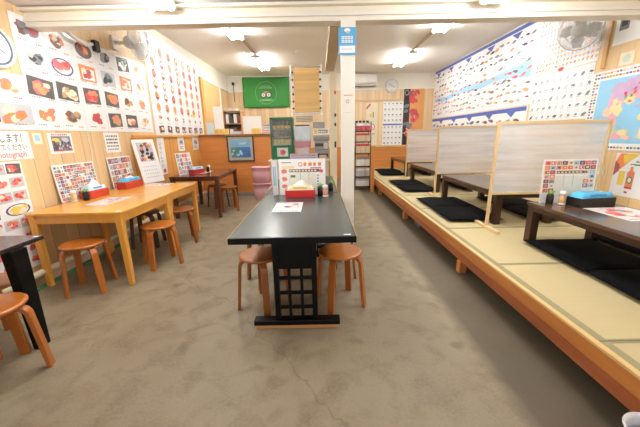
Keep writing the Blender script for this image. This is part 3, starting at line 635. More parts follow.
def drink(mb):
    mb.poly([FRt.p(u,v,.0036) for u,v in ((-3.445,.95),(-3.445,.80),(-3.31,.94),(-3.2,1.045),(-3.40,1.045))],ORI)
    mb.poly([FRt.p(u,v,.004) for u,v in ((-3.445,.96),(-3.445,.79),(-3.37,.87),(-3.40,.93))],WINE)
    mb.poly([FRt.p(u,v,.0042) for u,v in ((-3.37,1.03),(-3.34,.93),(-3.24,1.0),(-3.19,1.045),(-3.3,1.045))],YEL)
    rect(mb,FRt,-3.27,.925,-2.9,.94,.004,GRN); bars(mb,FRt,-3.22,.955,.3,.02,.004,GREYINK,9,r)
    rect(mb,FRt,-3.38,.70,-3.31,.86,.004,YEL); rect(mb,FRt,-3.385,.855,-3.305,.875,.0045,PAPER)
    rect(mb,FRt,-3.285,.67,-3.205,.84,.0045,SALM); ell(mb,FRt,-3.245,.84,.04,.03,.0046,SALM); rect(mb,FRt,-3.26,.85,-3.23,.915,.0048,ORI); rect(mb,FRt,-3.262,.91,-3.228,.93,.005,PAPER)
    ell(mb,FRt,-3.245,.765,.032,.04,.0052,GRN); ell(mb,FRt,-3.245,.765,.02,.027,.0055,CREAM); rect(mb,FRt,-3.285,.67,-3.205,.69,.0052,REDI); ell(mb,FRt,-3.26,.63,.02,.012,.004,REDI)
poster('drink_poster','white poster of a juice bottle and yellow glass beside the low table','poster',FRt,(-3.45,.58,-2.75,1.05),GLOSSP,drink)
sw=thing('light_switch','white light switch plate on the wood between map and frosted partition','switch',(3.379,3.60,.83)); MB().box(-.01,0,-.035,.035,-.06,.06,WHITE).build('plate',sw,bevel=.002); MB().box(-.014,-.0105,-.012,.012,-.025,.025,PAPER).build('rocker',sw)
poster('paper_notice','white paper notice with a black square picture near the top right photo corner','notice',FRt,(-3.79,2.22,-3.30,2.60),PAPER,lambda mb:(rect(mb,FRt,-3.74,2.36,-3.63,2.52,.004,SLATE),rect(mb,FRt,-3.72,2.40,-3.65,2.48,.0045,INK)))
poster('paper_notice','small greenish paper pinned below the notice with the black square picture','notice',FRt,(-3.66,1.985,-3.50,2.115),CREAM,lambda mb:ell(mb,FRt,-3.58,2.05,.05,.04,.004,mat('pale_green',(205,215,200),.5)))
poster('paper_notice','white notice with a navy mark at the right photo edge above the map','notice',FRt,(-3.41,2.0,-3.1,2.28),PAPER,lambda mb:rect(mb,FRt,-3.40,2.1,-3.25,2.18,.004,NAVY))
# ================================================================ BACK WALL
# flag
fg=thing('banner_flag','green banner flag with white owl-eyed round emblem on the back wall','flag',(-1.485,9.29,2.54))
G=mat('flag_green',(52,142,60),.6,.06,3); n=40; m_=20; vs=[];fs=[]; mb=MB()
def fy(u,v): return .012*math.sin(9*u+3*v)+.010*math.sin(14*u-9*v)-.01*math.sin(5*v)
for j in range(m_+1):
    for i in range(n+1):
        u=i/n;v=j/m_; vs.append((-.665+1.33*u,fy(u,v),-.41+.82*v+.012*math.sin(PI*u)*(-1 if j==0 else -.5)))
for j in range(m_):
    for i in range(n): a=j*(n+1)+i; fs.append((a,a+1,a+n+2,a+n+1))
mb.add(vs,fs,G,True); o=mb.build('cloth',fg); sd=o.modifiers.new('s','SOLIDIFY'); sd.thickness=.003
mb=MB(); F=Fr((.0,-.035,0),(1,0,0),(0,0,1)); PG=mat('flag_pale_green',(150,205,150),.6)
for k in range(36):
    a=2*PI*k/36; b=2*PI*(k+1)/36; c,R1,R2=(0,-.02),.305,.295
    mb.poly([F.p(c[0]+q*math.cos(w),c[1]+q*math.sin(w),0) for q,w in ((R1,a),(R1,b),(R2,b),(R2,a))],PG)
for s in (-1,1):
    ell(mb,F,s*.075,-.075,.075,.072,.001,INK,seg=24); ell(mb,F,s*.075,-.075,.055,.053,.002,PAPER,seg=24); ell(mb,F,s*.075,-.075,.026,.026,.003,LGREY,seg=16); ell(mb,F,s*.07,-.075,.012,.012,.004,INK,seg=12)
mb.poly([F.p(*q,.0005) for q in ((-.13,-.01),(0,.03),(.13,-.01),(.04,-.03),(0,-.10),(-.04,-.03))],TAN)
text(mb,F,'tripadvisor',0,-.235,.085,mat('flag_white',(225,240,225),.6),.001,'CENTER')
bars(mb,F,-.2,.10,.4,.028,.001,PG,10,r); bars(mb,F,-.15,.15,.3,.022,.001,PG,8,r)
mb.build('emblem',fg,label='white owl-eyed round emblem with lettering')
# air conditioner
ac=thing('air_conditioner','white wall air conditioner high on the back wall right of the pillar','air conditioner',(1.30,9.349,2.64))
MB().box(-.39,.39,-.2,0,.06,.32,WHITE).build('body',ac,bevel=.03)
MB().box(-.37,.37,-.19,-.02,.0,.059,mat('ac_grey',(190,188,180),.4)).build('air_outlet',ac,bevel=.01)
MB().box(-.36,.36,-.204,-.2005,.085,.10,LGREY).build('seam',ac)
# posters
def calg(mb):
    rect(mb,FB,1.93,1.56,2.49,1.60,.0036,BLU)
    for j in range(8):
        for i in range(5):
            x=1.98+i*.115; z=2.17-j*.155-(.04 if j>3 else 0); ell(mb,FB,x,z,.028,.018,.004,r.choice([SLATE,GREYINK,INK]),r.uniform(-.4,.4),8,.2,r); bars(mb,FB,x-.03,z-.05,.07,.012,.004,LGREY,3,r)
poster('seafood_chart','tall white chart with blue middle band on the back wall','poster',FB,(1.92,.96,2.51,2.24),PAPER,calg)
def pos1(mb):
    mb.poly([FB.p(*q,.004) for q in ((1.43,2.0),(1.56,2.16),(1.53,2.19),(1.43,2.08))],REDI); rect(mb,FB,1.5,1.75,1.68,1.98,.004,CREAM); ell(mb,FB,1.56,1.85,.04,.06,.005,YEL); rect(mb,FB,1.62,1.78,1.645,1.95,.005,BRN)
    ell(mb,FB,1.57,1.52,.13,.10,.004,PINKI); ell(mb,FB,1.57,1.52,.10,.075,.005,PAPER); text(mb,FB,'酒',1.52,1.47,.11,REDI,.006); bars(mb,FB,1.46,1.30,.25,.05,.004,PINKI,5,r)
poster('drink_poster','tall pale poster with pink circle behind the black display rack','poster',FB,(1.42,1.0,1.76,2.20),CREAM,pos1)
def pos2(mb):
    rect(mb,FB,2.52,.98,2.70,2.58,.0036,INK); ell(mb,FB,2.60,2.46,.07,.08,.0042,GREYINK); ell(mb,FB,2.60,2.46,.045,.05,.0046,INK)
    for (x,z,c) in ((2.85,2.35,REDI),(2.84,1.82,WINE),(2.70,1.40,REDI)):
        for i in range(12): ell(mb,FB,x+r.uniform(-.11,.11),z+r.uniform(-.13,.13),.08,.07,.005+.0003*i,r.choice([c,REDI,PINKI,SALM,WINE]),r.random()*3,9,.3,r)
        for i in range(5): ell(mb,FB,x+r.uniform(-.06,.06),z+r.uniform(-.1,.1),.012,.06,.0095,r.choice([PAPER,PINKI]),r.random()*3,8,.1,r)
    for (x,z) in ((2.6,2.08),(2.62,1.6),(2.72,1.55),(2.58,1.95)): ell(mb,FB,x,z,.09,.05,.0095,SLATE,.4,9,.3,r)
    bars(mb,FB,2.50,1.3,.12,.05,.004,LGREY,2,r)
poster('crab_poster','black and orange poster of red shellfish in the back right corner','poster',FB,(2.515,.97,3.12,2.60),mat('poster_orange',(226,164,96),.4,.04),pos2)
# ================================================================ TABLE TOP THINGS
def grid_menu(mb,F,w,h,nx,ny,pal,n=.004,m0=.012,skip=None):
    for j in range(ny):
        for i in range(nx):
            if skip and skip(i,j): continue
            cx=m0+(w-2*m0)*(i+.5)/nx; cy=m0+(h-2*m0)*(j+.5)/ny; a=(w-2*m0)/nx*.46; b=(h-2*m0)/ny*.43
            rect(mb,F,cx-a,cy-b,cx+a,cy+b,n,r.choice(pal)); ell(mb,F,cx,cy,a*.6,b*.6,n+.0004,r.choice(pal),0,8,.2,r); ell(mb,F,cx+a*.2,cy,a*.3,b*.4,n+.0008,r.choice(pal),0,7,.2,r)
PAL=[SALM,PINKI,CREAM,SLATE,NAVY,TAN,WINE,ORI,LGREY,BRN,LBL,GREYINK,PAPER]
F=Fr((-2.555,2.93,.7005),(0,1,0),(-.08,0,1))
poster('menu_board','picture menu board leaning on the wall at the near end of the yellow table','menu',F,(0,0,.55,.37),PAPER,lambda mb:grid_menu(mb,F,.55,.37,13,10,PAL),t=.005)
F=Fr((-2.555,3.72,.7005),(0,1,0),(-.08,0,1))
poster('menu_board','picture menu board behind the blue tissue pack on the yellow table','menu',F,(0,0,.46,.39),PAPER,lambda mb:(grid_menu(mb,F,.46,.39,7,5,PAL,skip=lambda i,j:False),),t=.005)
F=Fr((-2.36,5.10,.7005),(.45,.9,0),(-.1,0,1))
poster('menu_board','picture menu card standing on the far dark brown table','menu',F,(0,0,.30,.36),PAPER,lambda mb:grid_menu(mb,F,.30,.36,5,5,[LGREY,BRN,GREYINK,PINKI,CREAM]),t=.005)
TP=Fr((0,0,.7015),(1,0,0),(0,1,0))
def leaflet(label,z,c,a,w,h):
    F=Fr((c[0],c[1],z),(math.cos(a),math.sin(a),0),(-math.sin(a),math.cos(a),0))
    def fn(mb):
        for i in range(9): ell(mb,F,w*r.uniform(.15,.85),h*r.uniform(.25,.8),w*.13,h*.09,.0034+.0001*i,r.choice([SALM,REDI,SLATE,PINKI,CREAM,NAVY]),r.random(),8,.25,r)
        bars(mb,F,w*.08,h*.08,w*.8,h*.05,.0034,PINKI,8,r); bars(mb,F,w*.3,h*.88,w*.6,h*.05,.0034,PINKI,6,r)
    F.o.z-=.002; return poster('menu_leaflet',label,'leaflet',F,(0,0,w,h),GLOSSP,fn,'laminated leaflets on the tables',t=.001)
leaflet('laminated picture leaflet lying on the long dark table in the middle aisle',.7005,(-.40,2.39),0,.245,.36)
leaflet('laminated picture leaflet lying on the near yellow table',.7005,(-2.02,2.80),PI/2,.40,.24)
leaflet('laminated picture leaflet on the farther yellow table below the standing picture board',.7005,(-2.02,3.98),PI/2,.20,.30)
leaflet('laminated picture leaflet lying on the far dark brown table',.7005,(-1.98,5.3),PI/2,.36,.24)
leaflet('laminated picture leaflet lying on the near low table of the platform',.6725,(2.19,2.03),0,.36,.40)
# tissue boxes
def tissue(loc,rz,label,boxc,packc,tuft,pc=(60,130,190),w=.125,l=.255,h=.075,peak=.07,loose=False):
    t=thing('tissue_box',label,'tissue box',loc,rz,'tissue boxes on the tables')
    mb=MB(); m=mat('box_%d_%d'%(boxc[0],boxc[1]),boxc,.35,.06)
    mb.box(-w/2,w/2,-l/2,l/2,0,.006,m).box(-w/2,-w/2+.006,-l/2,l/2,.006,h,m).box(w/2-.006,w/2,-l/2,l/2,.006,h,m).box(-w/2+.006,w/2-.006,-l/2,-l/2+.006,.006,h,m).box(-w/2+.006,w/2-.006,l/2-.006,l/2,.006,h,m)
    mb.build('holder',t,bevel=.002)
    pm=mat('pack_%d_%d'%(packc[0],packc[1]),packc,.2,.08,30); n=10; vs=[];fs=[]
    q=MB(); a,b=w/2-.008,l/2-.008
    for j in range(n+1):
        for i in range(n+1):
            u=-1+2*i/n; v=-1+2*j/n; e=(1-abs(u)**4)*(1-abs(v)**4)
            vs.append((u*a*(1.04),v*b*1.03,h-.012+.055*e**.14+.004*math.sin(7*v+3*u)))
    vs+=[(x,y,.008) for x,y in ((-a,-b),(a,-b),(a,b),(-a,b))]
    for j in range(n):
        for i in range(n): k=j*(n+1)+i; fs.append((k,k+1,k+n+2,k+n+1))
    B=(n+1)**2; fs.append((B+3,B+2,B+1,B)); ed=[[i for i in range(n+1)],[i*(n+1)+n for i in range(n+1)],[n*(n+1)+i for i in range(n,-1,-1)],[i*(n+1) for i in range(n,-1,-1)]]
    for k,e in enumerate(ed): fs.append(tuple([B+k,B+(k+1)%4]+e[::-1]))
    q.add(vs,fs,pm,True)
    q.add([(a*1.0,-b*.5,h+.016),(a*1.0,b*.5,h+.016),(a*.9,b*.5,h+.03),(a*.9,-b*.5,h+.03)],[(0,1,2,3)],mat('pack_print%d'%pc[0],pc,.4)); q.build('tissue_pack',t)
    if tuft:
        s=MB(); hh=h+.035; n=9; R_=[.055,.048,.03,.018,.004]; Z=[0,peak*.3,peak*.6,peak*.85,peak]; vs=[];fs=[]
        for j in range(5):
            for k in range(n):
                an=2*PI*k/n; w_=1+.35*math.sin(3*an+j); vs.append((R_[j]*.6*w_*math.cos(an)+.006*j*(j<3),R_[j]*1.3*w_*math.sin(an)+.004*j,hh+Z[j]))
        for j in range(4):
            for k in range(n): fs.append((j*n+k,j*n+(k+1)%n,(j+1)*n+(k+1)%n,(j+1)*n+k))
        s.add(vs,fs,mat('tissue_white',(250,250,250),.8,.01),True); s.build('tissue',t,label='white tissue pulled up')
    return t
TZ=.7005
tissue((-2.445,3.235,TZ),rot(-6),'red tissue box with a white tuft at the near end of the yellow tables',(190,62,40),(205,224,236),True,h=.085)
tissue((-2.43,3.85,TZ),rot(-5),'red tissue box holding a bright blue pack farther along the yellow tables',(186,60,42),(88,186,226),True,l=.32,h=.09,peak=.03)
tissue((-2.15,5.32,TZ),rot(-20),'red tissue box with pale blue pack on the far dark brown table',(168,40,40),(180,212,232),False)
tissue((-.195,3.03,TZ),rot(-89),'red tissue box with cream pack in front of the menu stand, middle aisle',(200,40,38),(238,226,190),True,pc=(205,180,90),w=.13,l=.30,peak=.06)
tissue((2.335,2.53,.6725),rot(-83),'black tissue box holding a bright blue pack on the near low table',(26,24,26),(84,186,232),False,w=.14,l=.33,h=.075)
# condiments
def soy(loc,label,sc=1,first={}):
    t=thing('soy_sauce_bottle',label,'bottle',loc,0,'dark sauce bottles on the tables')
    MB().lathe([(.0,0),(.026,0),(.028,.01),(.028,.075),(.02,.09),(0,.09)],(0,0,0),mat('soy_dark',(26,18,18),.12,.05),20).build('bottle_body',t)
    mb=MB().lathe([(.021,.0905),(.021,.108),(.008,.114),(.006,.124),(0,.124)],(0,0,0),mat('cap_green',(110,170,70),.35),16); mb.tube([(.012,0,.105),(.034,0,.114)],.005,mat('cap_green',(110,170,70),.35),8); mb.build('cap',t,label='green cap')
def shaker(loc,label,c=(206,160,112)):
    t=thing('spice_shaker',label,'shaker',loc,0,'spice shakers on the tables')
    MB().lathe([(0,0),(.024,0),(.026,.008),(.022,.085),(0,.085)],(0,0,0),mat('spice_%d'%c[0],c,.3,.15,40),18).build('jar',t)
    MB().lathe([(.0245,.0855),(.026,.105),(.021,.118),(0,.121)],(0,0,0),PAPER,18).build('lid',t,label='white lid'); MB().lathe([(.0265,.003),(.0285,.004),(.0285,.014),(.0262,.015)],(0,0,0),PAPER,18).build('base_ring',t)
soy((-2.405,3.055,TZ),'dark sauce bottle with green cap between shaker and red tissue box, near yellow table'); shaker((-2.47,2.985,TZ),'white-lidded spice shaker at the foot of the nearest wall menu board',(216,186,130))
soy((-2.48,4.11,TZ),'dark sauce bottle behind the blue tissue pack on the yellow table')
soy((-2.02,5.50,TZ),'dark sauce bottle on the far dark brown table'); shaker((-2.02,5.56,TZ),'white-lidded spice shaker on the far dark brown table')
soy((.008,3.085,TZ),'dark sauce bottle with green cap right of the menu stand, middle aisle'); shaker((.06,3.0,TZ),'white-lidded spice shaker at the right end of the middle aisle table set',(200,140,112)); soy((.125,3.33,TZ),'dark sauce bottle on the second dark table, behind the shaker by the pillar')
soy((2.035,2.60,.6725),'dark sauce bottle with green cap at the left corner of the near low table'); shaker((2.12,2.57,.6725),'white-lidded spice shaker left of the black tissue box on the low table',(206,176,126))
# centre menu stand
F=Fr((-.42,3.14,.7005),(1,0,0),(0,.06,1))
def cm(mb):
    w,h=.485,.37
    rect(mb,F,.03,.33,.13,.34,.004,GREYINK); rect(mb,F,.035,.275,.16,.30,.004,mat('menu_yellow',(238,226,160),.5))
    ell(mb,F,.225,.315,.022,.022,.004,ORI); ell(mb,F,.225,.315,.013,.013,.0046,PAPER); bars(mb,F,.26,.298,.20,.035,.004,ORI,4,r); rect(mb,F,.33,.27,.44,.285,.004,PURP)
    for z in (.245,.165,.09): ell(mb,F,.055,z,.028,.022,.004,SALM,0,10,.15,r); ell(mb,F,.055,z+.012,.028,.006,.0046,PINKI)
    rect(mb,F,.105,.235,.42,.265,.004,BRN); bars(mb,F,.11,.243,.29,.014,.0046,CREAM,9,r); ell(mb,F,.44,.245,.022,.02,.0046,PINKI,0,10,.2,r)
    for x in (.22,.31): rect(mb,F,x,.15,x+.004,.235,.004,GREYINK)
    rect(mb,F,.10,.08,.38,.225,.0037,mat('menu_pale',(232,232,222),.5)); rect(mb,F,.12,.18,.17,.205,.0043,GRN)
    for k in range(6): rect(mb,F,.395,.04+k*.03,.415,.055+k*.03,.004,GREYINK)
poster('menu_board','white laminated menu standing upright on the long dark table of the middle aisle','menu',F,(0,0,.485,.372),GLOSSP,cm,t=.006)
F2=Fr((-.485,3.10,.7005),(.6,.75,0),(0,0,1))
poster('menu_card','narrow white card standing edge-on left of the aisle menu','menu',F2,(0,0,.075,.36),PAPER,lambda mb:bars(mb,F2,.01,.1,.05,.2,.004,LBL,2,r),t=.003)
# platform table menu
F=Fr((1.985,2.655,.6725),(1,-.02,0),(0,.06,1))
def pm(mb):
    grid_menu(mb,F,.47,.385,9,9,PAL,skip=lambda i,j:(2<=i<=6 and j<=6)or(j<=2 and i>6) or (i<2 and j<2)); rect(mb,F,.12,.26,.37,.285,.004,BRN); bars(mb,F,.13,.266,.22,.012,.0046,CREAM,7,r)
    for x in (.19,.27): rect(mb,F,x,.14,x+.003,.25,.004,GREYINK)
    rect(mb,F,.10,.06,.36,.24,.0037,mat('menu_pale',(232,232,222),.5))
poster('menu_board','picture menu board standing behind the blue tissue pack on the near low table','menu',F,(0,0,.47,.385),PAPER,pm,t=.006)
# ================================================================ PILLAR SIGN
F=Fr((.27,2.94,0),(1,0,0),(0,0,1)); SB=mat('sign_blue',(92,172,222),.35,.02)
def sg(mb):
    rect(mb,F,-.068,2.005,.068,2.062,.0042,PAPER); ell(mb,F,0,2.183,.028,.018,.0042,PAPER,0,16,.05,r); ell(mb,F,.004,2.167,.018,.008,.0042,PAPER)
    for j in range(2):
        for i in range(4):
            x=-.05+i*.026; z=2.115-j*.03; rect(mb,F,x,z,x+.021,z+.024,.0042,PAPER); rect(mb,F,x+.006,z+.006,x+.009,z+.02,.0047,SB); rect(mb,F,x+.003,z+.011,x+.018,z+.014,.0048,SB)
    bars(mb,F,-.05,2.03,.1,.01,.0047,LGREY,6,r)
poster('notice_sign','light blue sign with white symbol and characters fixed high on the white pillar','sign',F,(-.077,1.99,.077,2.208),SB,sg)
# ================================================================ HALF WALL THINGS
pt=thing('framed_painting','dark-framed blue seascape painting hung on the orange half wall','painting',(-1.697,6.725,1.06))
mb=MB(); FR_=mat('frame_dark',(66,52,50),.4)
mb.box(-.29,.29,-.03,-.001,.25,.275,FR_).box(-.29,.29,-.03,-.001,-.275,-.25,FR_).box(-.29,-.265,-.03,-.001,-.25,.25,FR_).box(.265,.29,-.03,-.001,-.25,.25,FR_); mb.build('frame',pt)
MB().box(-.265,.265,-.014,-.001,-.25,.25,mat('painting_mat',(176,178,162),.5)).build('mount',pt)
mb=MB(); F=Fr((0,-.0145,0),(1,0,0),(0,0,1)); rect(mb,F,-.21,-.19,.21,.19,.001,mat('sky_paint',(120,178,214),.5,.12,5)); rect(mb,F,-.21,-.19,.21,.03,.0015,mat('sea_paint',(66,116,176),.5,.2,9))
for i in range(14): ell(mb,F,r.uniform(-.2,-.02),r.uniform(-.17,-.02),.035,.025,.002+.0001*i,r.choice([GRN,SLATE,mat('hill_green',(96,150,110),.5),LBL]),r.random(),9,.3,r)
ell(mb,F,-.14,.0,.06,.03,.0035,mat('hill_green',(96,150,110),.5),.2,10,.2,r); ell(mb,F,.05,.11,.09,.02,.0035,LGREY,.1,10,.2,r); ell(mb,F,.0,-.08,.03,.06,.0036,LBL,.3,10,.2,r); mb.build('canvas',pt)
YP=mat('card_yellow',(244,214,120),.5,.05)
for k,x in enumerate((-2.20,-2.09,-1.98,-1.40,-1.30)):
    t=MB().box(-.045,.045,-.03,.03,0,.115,YP); F=Fr((0,-.0305,0),(1,0,0),(0,0,1)); ell(t,F,0,.06,.028,.028,.001,ORI,seg=12); ell(t,F,0,.06,.014,.014,.0015,CREAM,seg=10)
    t.build('yellow_box',loc=(x,6.76,1.3655),bevel=.004,label=['leftmost yellow box on the half wall ledge','second yellow box from the left on the half wall ledge','yellow box third from the left, beside the shelf unit on the ledge','yellow box in front of the white board on the ledge','rightmost yellow box on the ledge, near the drinks cooler'][k],category='box',group='yellow boxes on the half wall ledge')
MB().box(-1.63,-1.23,6.80,6.815,1.3655,1.735,PAPER).build('white_board',label='blank white board standing on the half wall ledge',category='board')
def stackp(name,x0,x1,label,z=1.3655,n=5):
    mb=MB()
    for i in range(n): 
        d=r.uniform(-.01,.01); mb.box(x0+d,x1+d,6.73,6.84,z+i*.02,z+i*.02+.018,r.choice([PAPER,LGREY,PINKI,LBL,CREAM]))
    mb.build(name,label=label,category='papers')
stackp('paper_stack',-1.88,-1.68,'pile of leaflets on the ledge above the painting',n=3); stackp('paper_stack',-1.18,-.98,'pile of boxes and papers on the ledge left of the green cooler',n=10)
su=thing('shelf_unit','small wooden shelf with papers behind the half wall','shelf',(-2.0,7.5,0)); W3=wood('shelf_wood',(200,150,100),0)
MB().box(-.21,-.19,-.15,.15,0,1.88,W3).box(.19,.21,-.15,.15,0,1.88,W3).build('side_panel',su)
for z in (.02,.7,1.3,1.60,1.88): MB().box(-.189,.189,-.15,.15,z,z+.02,W3).build('shelf',su)
MB().box(-.189,.189,.13,.15,.04,1.87,DKP).build('back_panel',su)
for k,(x,w,c) in enumerate(((-.15,.06,PAPER),(-.08,.08,DKP),(.03,.07,LGREY),(.11,.07,BRN))):
    for z,hh in ((1.3205,.2),(1.6205,.2)): MB().box(x-2.0,x+w-2.0,7.36,7.55,z,z+hh-.03*(k%2),[c,DKP,PAPER,BRN][(k+int(z*10))%4]).build('file_box',label='file box on the small wooden shelf, %s row, %s'%('upper' if z>1.5 else 'lower',['at the left end','second from left','third from left','at the right end'][k]),category='box',group='file boxes on the small shelf')
MB().box(-.12,.1,-.1,.1,0,.06,LGREY).build('paper_tray',loc=(-2.0,7.5,1.9005),label='grey tray on top of the small wooden shelf',category='tray')
F=Fr((0,6.86,0),(1,0,0),(0,0,1))
MB().box(-2.26,-2.06,6.85,6.856,1.366,1.95,PAPER).build('paper_sheet',label='tall white sheet standing behind the leftmost yellow boxes on the ledge',category='paper')
MB().box(-2.42,-2.27,6.80,6.83,1.3655,1.62,mat('paper_pale_blue',(214,230,232),.5)).build('paper_sheet',label='pale blue-white card standing in the corner of the half wall ledge',category='paper')
sp=MB().box(-.03,.03,-.08,0,0,.07,INK).tube([(0,-.03,0),(0,-.03,-.45)],.008,DKP,8); sp.build('wall_speaker',loc=(-2.42,9.348,2.75),label='small black device on a pole in the far left ceiling corner',category='device')
# pink tubs
PK=mat('pink_plastic',(255,196,208),.4,.04)
def tub(loc,h,label):
    t=thing('pink_bin',label,'bin',loc,0,'pink bins by the half wall')
    mb=MB(); n=28
    prof=[(.0,0),(.135,0),(.185,h),(.2,h),(.2,h-.03),(.192,h-.03)]
    def sq(R_,z): return [(R_*(abs(math.cos(2*PI*k/n))**.35)*(1 if math.cos(2*PI*k/n)>0 else -1), .75*R_*(abs(math.sin(2*PI*k/n))**.35)*(1 if math.sin(2*PI*k/n)>0 else -1),z) for k in range(n)]
    prof=[(.155,0),(.18,h*.6),(.186,h-.02),(.195,h-.02),(.195,h),(.178,h),(.125,.02)]; vs=[];fs=[]
    for R_,z in prof: vs+=sq(R_,z)
    for j in range(len(prof)-1):
        for k in range(n): fs.append((j*n+k,j*n+(k+1)%n,(j+1)*n+(k+1)%n,(j+1)*n+k))
    fs+=[tuple(range(n))[::-1],tuple((len(prof)-1)*n+k for k in range(n))]
    mb.add(vs,fs,PK,True); mb.build('bin_body',t)
tub((-1.22,6.42,0),.35,'lower pink plastic bin by the half wall'); tub((-1.22,6.42,.3505),.34,'upper pink plastic bin stacked on another by the half wall')
# ================================================================ SERVICE COUNTER
ct=thing('service_counter','beige service counter behind the second dark table','counter',(-.335,5.5,0))
CB=mat('counter_beige',(206,196,178),.5,.04,6)
MB().box(-.50,.50,-.28,.45,0,.88,CB).build('cabinet',ct); MB().box(-.53,.515,-.32,.48,.8805,.91,mat('counter_top',(222,214,198),.35)).build('counter_top',ct,bevel=.005)
CZ=.911
fr=thing('drinks_cooler','green glass-fronted drinks cooler standing on the service counter','cooler',(-.63,5.51,CZ))
GR=mat('cooler_green',(22,104,66),.35,.05)
mb=MB(); mb.box(-.19,-.165,-.2,.2,.24,.70,GR).box(.165,.19,-.2,.2,.24,.70,GR).box(-.19,.19,-.2,.2,.665,.70,GR) if 0 else None
mb.box(-.19,.19,-.2,.2,0,.235,GR).box(-.19,-.168,-.2,.2,.235,.665,GR).box(.168,.19,-.2,.2,.235,.665,GR).box(-.19,.19,-.2,.2,.665,.70,GR); mb.build('body',fr)
MB().box(-.167,.167,.17,.195,.236,.664,mat('cooler_back',(190,200,190),.4)).build('back_wall',fr)
for z in (.24,.375,.50): MB().box(-.166,.166,-.16,.165,z,z+.008,mat('cooler_shelf',(170,180,175),.3,metal=.3)).build('shelf',fr)
MB().box(-.166,.166,-.195,-.192,.237,.663,clear('glass_door',(235,245,240),.10,.03)).build('door',fr,label='clear glass door')
mb=MB(); F=Fr((0,-.2,0),(1,0,0),(0,0,1)); rect(mb,F,-.09,.05,.10,.20,.001,mat('label_pale',(196,216,204),.5)); ell(mb,F,.01,.125,.05,.055,.002,PINKI,0,10,.2,r); ell(mb,F,.01,.125,.03,.03,.003,REDI,0,8,.2,r); mb.build('front_label',fr,label='pale front label with red emblem')
for row_,z in enumerate((.509,.384,.249)):
    for k in range(5):
        x=-.63-.13+k*.065; L=['far left','second from left','in the middle','second from right','far right'][k]; R_=['top','middle','bottom'][row_]
        if row_==0:
            t=thing('drink_bottle','dark-topped bottle with yellow label on the cooler top shelf, %s'%L,'bottle',(x,5.40,CZ+z),0,'bottles in the drinks cooler')
            MB().lathe([(0,0),(.026,0),(.027,.01),(.027,.085),(.012,.115),(.012,.145),(0,.146)],(0,0,0),mat('bottle_dark',(34,34,36),.15),14).build('glass_body',t); MB().lathe([(.0275,.01),(.0282,.011),(.0282,.062),(.0275,.063)],(0,0,0),mat('label_yellow',(238,190,70),.4),14).build('label_band',t,label='yellow label')
        else:
            MB().lathe([(0,0),(.026,0),(.027,.004),(.027,.085),(.023,.092),(0,.092)],(0,0,0),[mat('jar_brown',(120,96,74),.3,.2,30),mat('can_yellow',(222,200,120),.3,.1,30)][row_-1],14).build('drink_can',loc=(x,5.40,CZ+z),label='%s can on the cooler %s shelf, %s'%(['brown','pale yellow'][row_-1],R_,L),category='can',group='cans in the drinks cooler')
# display rack with bamboo screen
dr=thing('display_rack','tall chrome display rack with bamboo screen panel on the service counter','rack',(-.20,5.75,CZ))
CH=mat('chrome',(190,190,190),.25,.03,metal=.7); BAM=plank('bamboo_slats',(212,172,112),2,.035,.75,0,.5,.12)
for x in (-.27,.27): MB().box(x-.012,x+.012,-.012,.012,0,1.60,mat('rail_white',(226,226,222),.35)).build('rail',dr)
MB().box(-.215,.235,-.012,.01,.80,1.545,BAM).build('bamboo_screen',dr,label='woven bamboo screen')
for z in (1.55,.765): MB().box(-.257,.257,-.010,.010,z,z+.025,CH).build('cross_bar',dr)
for i,x in enumerate((-.235,.25)):
    for k in range(6):
        mb=MB().lathe([(0,-.01),(.017,-.01),(.02,0),(.017,.01),(0,.01)],(x,-.028,.87+k*.12),mat('clip_dark',(70,68,66),.4),12,T=M.Rotation(PI/2,4,'X')); mb.build('clip',dr)
for k in range(4): MB().box(-.2+.0,.1,-.05,-.02,.64+k*.026,.655+k*.026,mat('slat_grey',(134,134,128),.4)).build('grey_slat',dr)
# register, containers
rg=thing('cash_register','grey cash register beside the cream post on the counter','register',(.06,5.45,CZ)); GM=mat('register_grey',(150,148,144),.4,.05); GD=mat('register_dark',(62,60,60),.4)
MB().box(-.14,.12,-.17,.17,0,.14,GM).build('cash_drawer',rg,bevel=.006); MB().box(-.13,.11,-.12,.14,.1405,.30,GM).build('body',rg,bevel=.02)
mb=MB().box(-.12,.02,-.125,-.121,.21,.26,GD).box(.03,.10,-.125,-.121,.17,.27,LGREY); mb.build('display',rg,label='dark display'); MB().box(-.12,.10,-.18,-.1705,.04,.09,GD).build('drawer_slot',rg)
MB().box(-.15,.13,-.10,.08,.3005,.40,GM).build('upper_body',rg,bevel=.01)
pr=thing('price_sign','white sign with yellow mark standing on top of the cash register','sign',(.05,5.45,CZ+.401)); MB().box(-.14,.13,-.05,-.04,0,.115,PAPER).build('board',pr)
mb=MB(); F=Fr((0,-.0505,0),(1,0,0),(0,0,1)); rect(mb,F,-.12,.02,-.07,.095,.001,YEL); rect(mb,F,-.05,.03,.11,.085,.001,mat('sign_brown',(176,150,136),.5)); bars(mb,F,-.04,.045,.13,.025,.0016,PAPER,4,r); mb.build('print',pr); MB().box(-.14,.13,-.0395,.04,0,.10,mat('sign_block',(206,204,198),.5)).build('block',pr)
MB().box(-.09,.11,5.38,5.52,CZ+.518,CZ+.62,mat('printer_grey',(160,158,158),.4)).build('receipt_printer',label='grey receipt printer on top of the register sign',category='printer',bevel=.008)
def bucket(name,loc,wx,wy,h,m,label,cat,tp=.85):
    mb=MB(); mb.frus((0,0,0),wx*tp,wy*tp,(0,0,h),wx,wy,m); return mb.build(name,loc=loc,bevel=.008,label=label,category=cat)
bucket('plastic_container',(-.28,5.47,CZ),.13,.12,.20,mat('bucket_pinkwhite',(224,206,206),.4,.1,20),'pale pink-white plastic container on the counter, bottom of the stack','container',.72)
